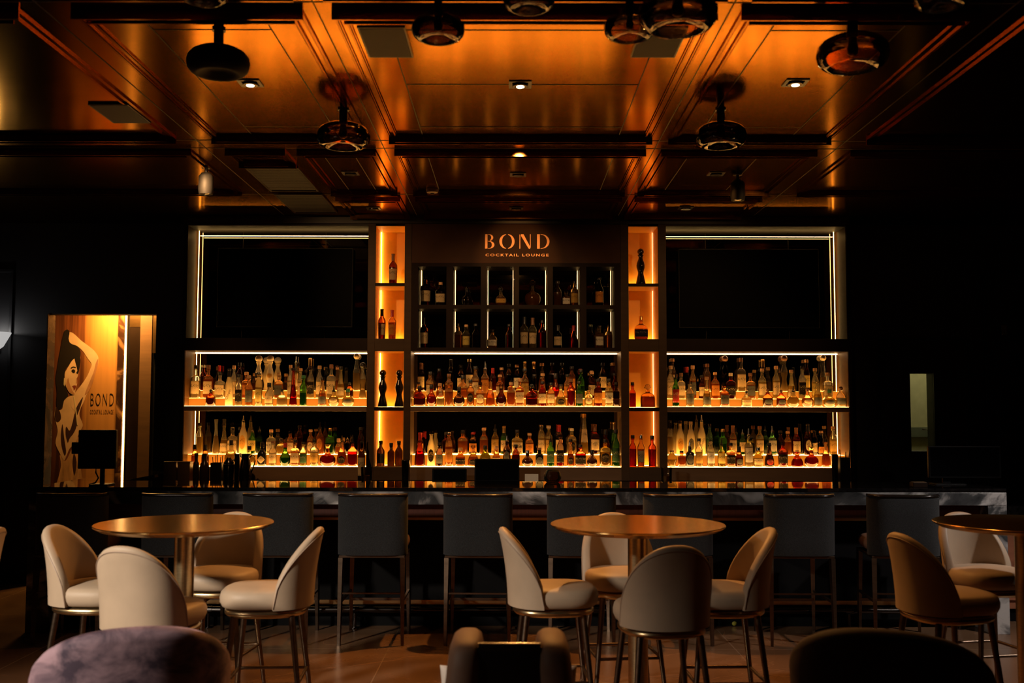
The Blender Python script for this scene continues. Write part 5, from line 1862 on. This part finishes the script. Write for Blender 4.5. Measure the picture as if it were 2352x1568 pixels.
CU_B = [(622, 212, 80, 'bordeaux', 'brown', 'cr', 'bf'), (825, 278, 78, 'whisky', 'brown', '', 'k'), (957, 172, 78, 'bordeaux', 'dark', '', 'kf'), (1070, 238, 84, 'bordeaux', 'dark', 'cr', 'k'),
        (1165, 168, 84, 'bordeaux', 'brown', 'cr', 'g'), (1430, 270, 70, 'bordeaux', 'red', '', 'rf'), (1528, 265, 74, 'bordeaux', 'amber', '', 'c'),
        (1610, 225, 82, 'bordeaux', 'dark', '', 'k'), (1702, 232, 78, 'bordeaux', 'dark', 'wh', 'c')] + \
       T([(125, 200, 70, 'bordeaux', 'dark', '', 'gf'), (225, 200, 74, 'bordeaux', 'dark', '', 'gf'), (318, 215, 78, 'bell', 'amber', '', 'c'), (432, 212, 82, 'bordeaux', 'brown', '', 'k'),
          (545, 212, 74, 'bordeaux', 'dark', '', 'k'), (655, 252, 80, 'bordeaux', 'orange', 'or', 'k'), (750, 280, 70, 'bordeaux', 'brown', '', 'rf'), (878, 300, 66, 'bordeaux', 'brown', '', 'c'),
          (1003, 212, 88, 'bordeaux', 'dark', 'cr', 'k'), (1118, 210, 76, 'bordeaux', 'brown', '', 'c')], Z4, Z3)
shelf_row(CU_F, Z3, 708, ZS1, YFR, 'front row, centre unit top shelf', G, (XC0, XC1), 0.09)
shelf_row(CU_M, Z3, 620, ZS1 + STEP_U, YMR, 'middle row, centre unit top shelf', G, (XC0, XC1), 0.088)
shelf_row(CU_B, Z3, 535, ZS1 + 2 * STEP_U, YBR, 'rear row, centre unit top shelf', G, (XC0, XC1), 0.075)
# --- centre, lower shelf
G = 'bottles on the lower centre shelf'
CL_F = [(608, 995, 120, 'bell', 'red', '', 'rf'), (736, 985, 88, 'vodka', 'frost', 'obk', 'x'), (828, 1110, 74, 'bordeaux', 'dark', 'gy', 'k'), (935, 990, 84, 'slim', 'orange', 'or', 's'),
        (1065, 1165, 110, 'squat', 'orange', 'bk', 'c'), (1210, 1140, 128, 'bell', 'amber', 'obk', 'x'), (1345, 1140, 118, 'squat', 'olive', 'ogo', 'k'), (1470, 1145, 88, 'squat', 'orange', 'cr', 'c'),
        (1588, 1030, 84, 'bordeaux', 'dark', 'ogy', 'pour'), (1690, 1130, 88, 'bordeaux', 'brown', '', 'k')] + \
       T([(155, 1195, 124, 'round', 'dark', '', 's'), (290, 1165, 90, 'square', 'black', 'dgy', 'b'), (415, 1030, 82, 'bordeaux', 'green', 'gn', 'pour'), (525, 1010, 84, 'bordeaux', 'pink', 'bk', 'x'),
          (640, 1070, 84, 'bell', 'orange', 'obk', 'k'), (752, 1130, 120, 'square', 'red', 'bk', 'k'), (882, 1190, 116, 'round', 'dark', '', 'k'), (1030, 1070, 136, 'whisky', 'yellow', 'obk', 'k'),
          (1150, 960, 88, 'bordeaux', 'green', 'gn', 'k')], Z4, Z3)
CL_M = [(615, 1000, 72, 'bordeaux', 'brown', 'or', 'rf'), (905, 990, 98, 'square', 'brown', '', 'k'), (1090, 970, 112, 'whisky', 'amber', '', 'k'), (1205, 993, 92, 'bordeaux', 'dark', 'or', 'r'),
        (1328, 943, 92, 'bordeaux', 'amber', '', 'c'), (1455, 905, 84, 'bordeaux', 'gold', 'go', 'pour'), (1555, 925, 76, 'bordeaux', 'green', 'cr', 'gf'),
        (1705, 968, 122, 'square', 'gold', 'cr', 'k', ('KNOB', 0.03, 0))] + \
       T([(178, 1005, 94, 'bordeaux', 'amber', 'or', 'c'), (313, 912, 80, 'slim', 'gold', 'cr', 's'), (394, 918, 86, 'bordeaux', 'gold', 'go', 'w'), (512, 910, 86, 'bordeaux', 'dark', 'cr', 'rf', ('CAMPARI', 0.014, 0)),
          (655, 948, 102, 'bordeaux', 'clear', 'obk', 'w'), (795, 785, 86, 'galliano', 'gold', 'cr', 'g'), (916, 903, 102, 'whisky', 'brown', 'cr', 'bf', ('12', 0.02, 0)),
          (1035, 962, 106, 'round', 'brown', '', 'k'), (1130, 880, 62, 'bordeaux', 'green', '', 'gf')], Z4, Z3)
shelf_row(CL_F, Z3, 1374, ZL1, YFR, 'front row, centre unit bottom shelf', G, (XC0, XC1), 0.09)
shelf_row(CL_M, Z3, 1250, ZL1 + STEP_L, YMR + .02, 'rear row, centre unit bottom shelf', G, (XC0, XC1), 0.09)
# --- right, upper shelf
G = 'bottles on the upper right shelf'
RU_F = [(208, 365, 78, 'bordeaux', 'green', 're', 'pour'), (368, 470, 90, 'bordeaux', 'clear', 'gy', 'x'), (558, 420, 94, 'bell', 'gold', 'gy', 'c'), (755, 495, 96, 'square', 'orange', 'gy', 'x'),
        (1003, 575, 114, 'squat', 'clear', 'cr', 'ballk'), (1243, 540, 110, 'jug', 'brown', 'ogy', 'ballb'), (1395, 550, 106, 'jug', 'red', 'ogy', 'ballb'), (1530, 520, 138, 'round', 'gold', '', 'pour'),
        (1690, 540, 132, 'round', 'amber', 'ocr', 'ballb'), (1808, 440, 98, 'bell', 'gold', 'gy', 'x'), (1940, 560, 146, 'round', 'gold', 'ogy', 'v'), (2078, 510, 106, 'jug', 'clear', 'gy', 'ballb')]
RU_M = [(150, 295, 84, 'bordeaux', 'clear', 'cr', 'c'), (268, 375, 86, 'square', 'clear', 'cr', 'b'), (400, 290, 76, 'bordeaux', 'amber', 'gy', 'c'), (500, 400, 70, 'bordeaux', 'brown', 'cr', 'k'),
        (652, 365, 94, 'bordeaux', 'orange', 'or', 'c'), (828, 375, 118, 'whisky', 'brown', 'bk', 'w'), (1050, 375, 94, 'square', 'amber', 'gy', 'b'), (1182, 325, 90, 'bordeaux', 'gold', 'cr', 'c'),
        (1340, 295, 84, 'bordeaux', 'gold', 'cr', 'c'), (1510, 340, 92, 'bell', 'gold', 'cr', 'c'), (1633, 297, 84, 'bordeaux', 'clear', 'bk', 'x'), (1778, 320, 78, 'bordeaux', 'gold', 'ye', 'c'),
        (1918, 370, 98, 'square', 'clear', 'cr', 'c')]
RU_B = [(172, 212, 78, 'bordeaux', 'amber', 'cr', 'c'), (335, 305, 60, 'bordeaux', 'dark', '', 'rf'), (565, 270, 74, 'whisky', 'amber', '', 'b'), (762, 180, 104, 'clase', 'dark', '', 'ballb'),
        (945, 205, 94, 'square', 'clear', 'cr', 'b'), (1190, 220, 94, 'whisky', 'dark', '', 'gf'), (1430, 175, 88, 'clase', 'clear', '', 'ballb'), (1682, 222, 70, 'bordeaux', 'brown', 'ye', 'c'),
        (1870, 200, 88, 'bell', 'clear', '', 'ballc')]
shelf_row(RU_F, Z5, 748, ZS1, YFR, 'front row, right unit top shelf', G, (XR0, XR1), 0.09)
shelf_row(RU_M, Z5, 665, ZS1 + STEP_U, YMR, 'middle row, right unit top shelf', G, (XR0, XR1), 0.088)
shelf_row(RU_B, Z5, 588, ZS1 + 2 * STEP_U, YBR, 'rear row, right unit top shelf', G, (XR0, XR1 - .05), 0.075)
# --- right, lower shelf
G = 'bottles on the lower right shelf'
RL_F = [(165, 1245, 108, 'skull', 'gold', '', 'c'), (275, 1250, 88, 'square', 'orange', '', 'k'), (364, 1150, 96, 'square', 'black', 'dgy', 'pour'), (470, 1110, 80, 'bordeaux', 'clear', 'go', 'k'),
        (603, 1110, 88, 'bordeaux', 'clear', 'wh', 'x'), (722, 1120, 84, 'bordeaux', 'yellow', 'ye', 'pour'), (828, 1160, 96, 'square', 'amber', 'bk', 'k'), (920, 1200, 88, 'jug', 'brown', 'ogy', 'k'),
        (1030, 1000, 92, 'bordeaux', 'clear', 'wh', 'pour'), (1135, 1210, 108, 'squat', 'yellow', 'cr', 's'), (1262, 1160, 106, 'bell', 'dark', 'ore', 'k'), (1415, 1145, 112, 'whisky', 'red', 'bk', 'x'),
        (1575, 1245, 138, 'bell', 'red', '', 'c'), (1735, 1205, 160, 'round', 'red', '', 'flare'), (1900, 1120, 100, 'bell', 'orange', '', 'k')]
RL_M = [(146, 910, 66, 'slim', 'clear', '', 'kf'), (258, 912, 90, 'vodka', 'frost', 'ogo', 'k'), (378, 920, 88, 'vodka', 'frost', 'ogy', 'w'), (500, 848, 88, 'vodka', 'frost', '', 'pour', ('Chopin', 0.034, 1.2)),
        (590, 950, 74, 'bordeaux', 'teal', 'obk', 'x'), (738, 1005, 84, 'square', 'green', '', 'g'), (853, 965, 84, 'bordeaux', 'amber', 'cr', 'bf'), (960, 1010, 78, 'bordeaux', 'green', 'cr', 'pour'),
        (1060, 1090, 80, 'bordeaux', 'olive', '', 'k'), (1155, 972, 90, 'whisky', 'gold', 'cr', 'b'), (1295, 972, 86, 'square', 'teal', 'wh', 'pour'), (1388, 1025, 74, 'bordeaux', 'brown', '', 'k'),
        (1470, 1030, 84, 'bordeaux', 'amber', '', 'c'), (1566, 990, 88, 'bordeaux', 'red', 'cr', 'bf'), (1695, 950, 88, 'bordeaux', 'brown', 'ocr', 'kf'), (1772, 1025, 60, 'slim', 'dark', 'cr', 'k'),
        (1845, 1025, 82, 'bell', 'dark', 'or', 'c'), (1980, 975, 88, 'bordeaux', 'gold', 'go', 'c')]
shelf_row(RL_F, Z5, 1436, ZL1, YFR, 'front row, right unit bottom shelf', G, (XR0, XR1), 0.09)
shelf_row(RL_M, Z5, 1312, ZL1 + STEP_L, YMR + .02, 'rear row, right unit bottom shelf', G, (XR0, XR1 - .04), 0.09)

# --- niche columns
YN = 9.80
G = 'bottles in the niche columns'


def niche(data, tf, cell, base, xl, place_):
    shelf_row(data, tf, base, cell[0] + 0.001, YN, place_, G, xl, 0.11)


nl, nr_ = (XNL0 + .004, XNL1 - .004), (XNR0 + .004, XNR1 - .004)
niche([(210, 278, 68, 'whisky', 'brown', 'cr', 'bf')], Z2, cellsL[0], 497, nl, 'alone in topmost left niche')
niche([(122, 705, 60, 'whisky', 'brown', 'cr', 'kf'), (203, 712, 62, 'whisky', 'orange', 'or', 'rf')], Z2, cellsL[1], 932, nl, 'in second left niche')
niche([(190, 290, 108, 'clase', 'black', '', 'balls'), (380, 290, 108, 'clase', 'black', '', 'balls')], Z3, cellsL[2], 700, nl, 'in third left niche')
niche([(155, 1088, 90, 'bordeaux', 'dark', 'gy', 'k'), (285, 1112, 80, 'square', 'dark', '', 'k'), (372, 1090, 88, 'bordeaux', 'dark', '', 'k')], Z3, cellsL[3], 1370, nl, 'in lowest left niche')
niche([(2123, 238, 76, 'clase', 'black', '', 'balls')], Z2, cellsR[0], 500, nr_, 'alone in topmost right niche')
niche([(2125, 760, 105, 'squat', 'orange', 'bl', 'g')], Z2, cellsR[1], 937, nr_, 'alone in second right niche')
niche([(1338, 430, 72, 'square', 'red', '', 'k'), (1508, 455, 165, 'jug', 'orange', '', 'fan')], Z4, cellsR[2], 708, nr_, 'in third right niche')
niche([(1340, 1025, 84, 'bordeaux', 'red', '', 'k'), (1433, 1020, 84, 'whisky', 'amber', 'cr', 's', ('12', 0.02, 0)), (1560, 1030, 92, 'whisky', 'red', '', 'k')], Z4, cellsR[3], 1380, nr_, 'in lowest right niche')

# --- grid of cells under the sign
G = 'bottles in the cells under the sign'
row1 = [[(462, 450, 84, 'whisky', 'brown', 'cr', 'fig'), (583, 498, 84, 'whisky', 'brown', 'cr', 'c')], [(783, 533, 80, 'flask', 'brown', '', 'fig')], [(1042, 533, 82, 'flask', 'amber', 'go', 'fig')],
        [(1287, 480, 122, 'flask', 'amber', '', 'fan')], [(1475, 488, 62, 'bordeaux', 'amber', '', 'k'), (1547, 565, 58, 'square', 'amber', 'wh', 'x'), (1630, 488, 62, 'bordeaux', 'amber', 'go', 'k')],
        [(1802, 463, 66, 'vodka', 'dark', 'or', 'k')]]
row2 = [[(446, 770, 66, 'whisky', 'brown', 'cr', 'kf')], [(706, 815, 58, 'square', 'amber', '', 'k'), (775, 825, 58, 'bordeaux', 'gold', 'ye', 'c'), (850, 818, 58, 'bordeaux', 'brown', '', 'k')],
        [(960, 860, 74, 'squat', 'amber', 'wh', 'x'), (1110, 820, 58, 'bordeaux', 'brown', '', 'k')],
        [(1216, 765, 66, 'whisky', 'gold', 'cr', 'kf'), (1288, 772, 62, 'whisky', 'gold', 'cr', 'bf'), (1368, 790, 62, 'bordeaux', 'red', '', 'k')],
        [(1478, 830, 64, 'bordeaux', 'dark', 'cr', 'kf'), (1625, 832, 76, 'bell', 'red', '', 'rf')],
        [(1735, 822, 54, 'square', 'brown', '', 'x'), (1803, 830, 62, 'square', 'amber', 'wh', 'x'), (1890, 822, 62, 'bordeaux', 'amber', '', 'x')]]
CN = ['first', 'second', 'third', 'fourth', 'fifth', 'sixth']
for rows_, zz, base, rn in ((row1, ZGm1, 672, 'upper'), (row2, ZG0, 1003, 'lower')):
    for i, dat in enumerate(rows_):
        pre = 'alone ' if len(dat) == 1 else ''
        shelf_row(dat, Z2, base, zz + 0.0005, 9.78, pre + 'in %s cell, %s grid row' % (CN[i], rn), G, (cx[i][0] + .003, cx[i][1] - .003), 0.09)
# dark bottle standing on the back counter in front of the left post
pb_ = at_y(830, 1094, 9.57)
make_bottle(pb_.x, 9.57, ZC_, 0.034, at_y(830, 996, 9.57).z - ZC_, 'bordeaux', 'dark', 'cr', 'pour',
            'dark bottle with pourer standing on the back counter beside the left tumbler', 'speed bottles on the back counter', 1.0)

# ------------------------------------------------------------------ lights of the room and added spots


def spot(loc, aim, watts, col, size=70, blend=0.6, soft=0.05, name='downlight'):  # default name also goes to added spots that have no fixture
    l = bpy.data.lights.new(name, 'SPOT')
    l.energy = watts
    l.color = col
    l.spot_size = math.radians(size)
    l.spot_blend = blend
    l.shadow_soft_size = soft
    o = bpy.data.objects.new(name, l)
    COL.objects.link(o)
    o.location = loc
    d = Vector(aim) - Vector(loc)
    o.rotation_euler = d.to_track_quat('-Z', 'Y').to_euler()
    return o


def area(loc, aim, watts, col, sx, sy, name='panel_light'):
    l = bpy.data.lights.new(name, 'AREA')
    l.shape = 'RECTANGLE'
    l.size = sx
    l.size_y = sy
    l.energy = watts
    l.color = col
    o = bpy.data.objects.new(name, l)
    COL.objects.link(o)
    o.location = loc
    d = Vector(aim) - Vector(loc)
    o.rotation_euler = d.to_track_quat('-Z', 'Y').to_euler()
    return o


ORG = (1.0, 0.42, 0.10)
for i_, wt in ((4, 330), (3, 50), (5, 60)):
    p = DLP[i_]
    spot((p.x, p.y, CZ - 0.03), (p.x * 1.2, p.y - 2.4, 0.4), wt, ORG, 105, 0.8, 0.03)
for p in DLP[:3]:
    spot((p.x, p.y, CZ - 0.03), (p.x, p.y - 0.1, 0), 16, ORG, 95, 0.7, 0.03)
# lobby cove light over the mural
area((-4.12, YL - 0.28, 2.88), (-4.16, YL - 0.02, 0), 42, (1.0, 0.50, 0.12), 0.5, 0.06)
# corridor lamp behind the service door
area((4.3, YW + 0.7, 2.95), (4.3, YW + 0.9, 0), 16.0, (1.0, 0.93, 0.7), 0.6, 0.4)
# added spot on the sign lettering, at no ceiling fixture
spot((0.05, 7.0, 3.38), (0.05, YF, 3.03), 85, ORG, 19, 0.6, 0.03)
spot((0.05, 7.05, 3.41), (0.05, YF, 2.50), 75, (1.0, 0.56, 0.24), 44, 0.8, 0.03)  # added spot to brighten the bottles in the cells, no fixture here
# added spots to brighten bottle labels and shelf fronts, no fixture modelled
spot((-2.3, 7.4, CZ - 0.05), (-1.3, YF, 1.8), 130, (1.0, 0.54, 0.22), 78, 0.9, 0.05)
spot((2.2, 7.4, CZ - 0.05), (1.5, YF, 1.8), 60, (1.0, 0.52, 0.20), 78, 0.9, 0.05)
# neutral lamps on the seating side of the room
spot((-4.75, 1.5, 3.35), (-1.72, 5.25, 0.5), 1900, (1.0, 0.86, 0.70), 45, 1.0, 0.24)
spot((4.9, 5.9, 3.2), (3.3, 7.1, 0.3), 260, (1.0, 0.88, 0.80), 60, 0.8, 0.08)

w = bpy.data.worlds.new('room_world')
w.use_nodes = True
bg = w.node_tree.nodes['Background']
bg.inputs['Color'].default_value = (0.02, 0.015, 0.012, 1)
bg.inputs['Strength'].default_value = 0.05
SC.world = w

# ------------------------------------------------------------------ camera and colour
cam = bpy.data.cameras.new('camera')
cam.sensor_width = 36.0
cam.lens = 36.0 * F_PX / 2352.0
cam.clip_start = 0.05
cam.clip_end = 60
cam.dof.use_dof = True
cam.dof.focus_distance = 9.3
cam.dof.aperture_fstop = 2.4
co = bpy.data.objects.new('camera', cam)
COL.objects.link(co)
co.matrix_world = Matrix.Translation((0, 0, CAM_H)) @ Matrix.Rotation(PI / 2 + TILT, 4, 'X') @ Matrix.Rotation(ROLL, 4, 'Z')
SC.camera = co
SC.view_settings.view_transform = 'Standard'
SC.view_settings.look = 'None'
SC.view_settings.gamma = 1.0
SC.view_settings.exposure = 0.0
SC.view_settings.use_curve_mapping = False
cy = SC.cycles
cy.max_bounces = 14
cy.diffuse_bounces = 3
cy.glossy_bounces = 4
cy.transmission_bounces = 12
cy.transparent_max_bounces = 40
cy.sample_clamp_indirect = 4.0
cy.caustics_reflective = False
cy.caustics_refractive = False
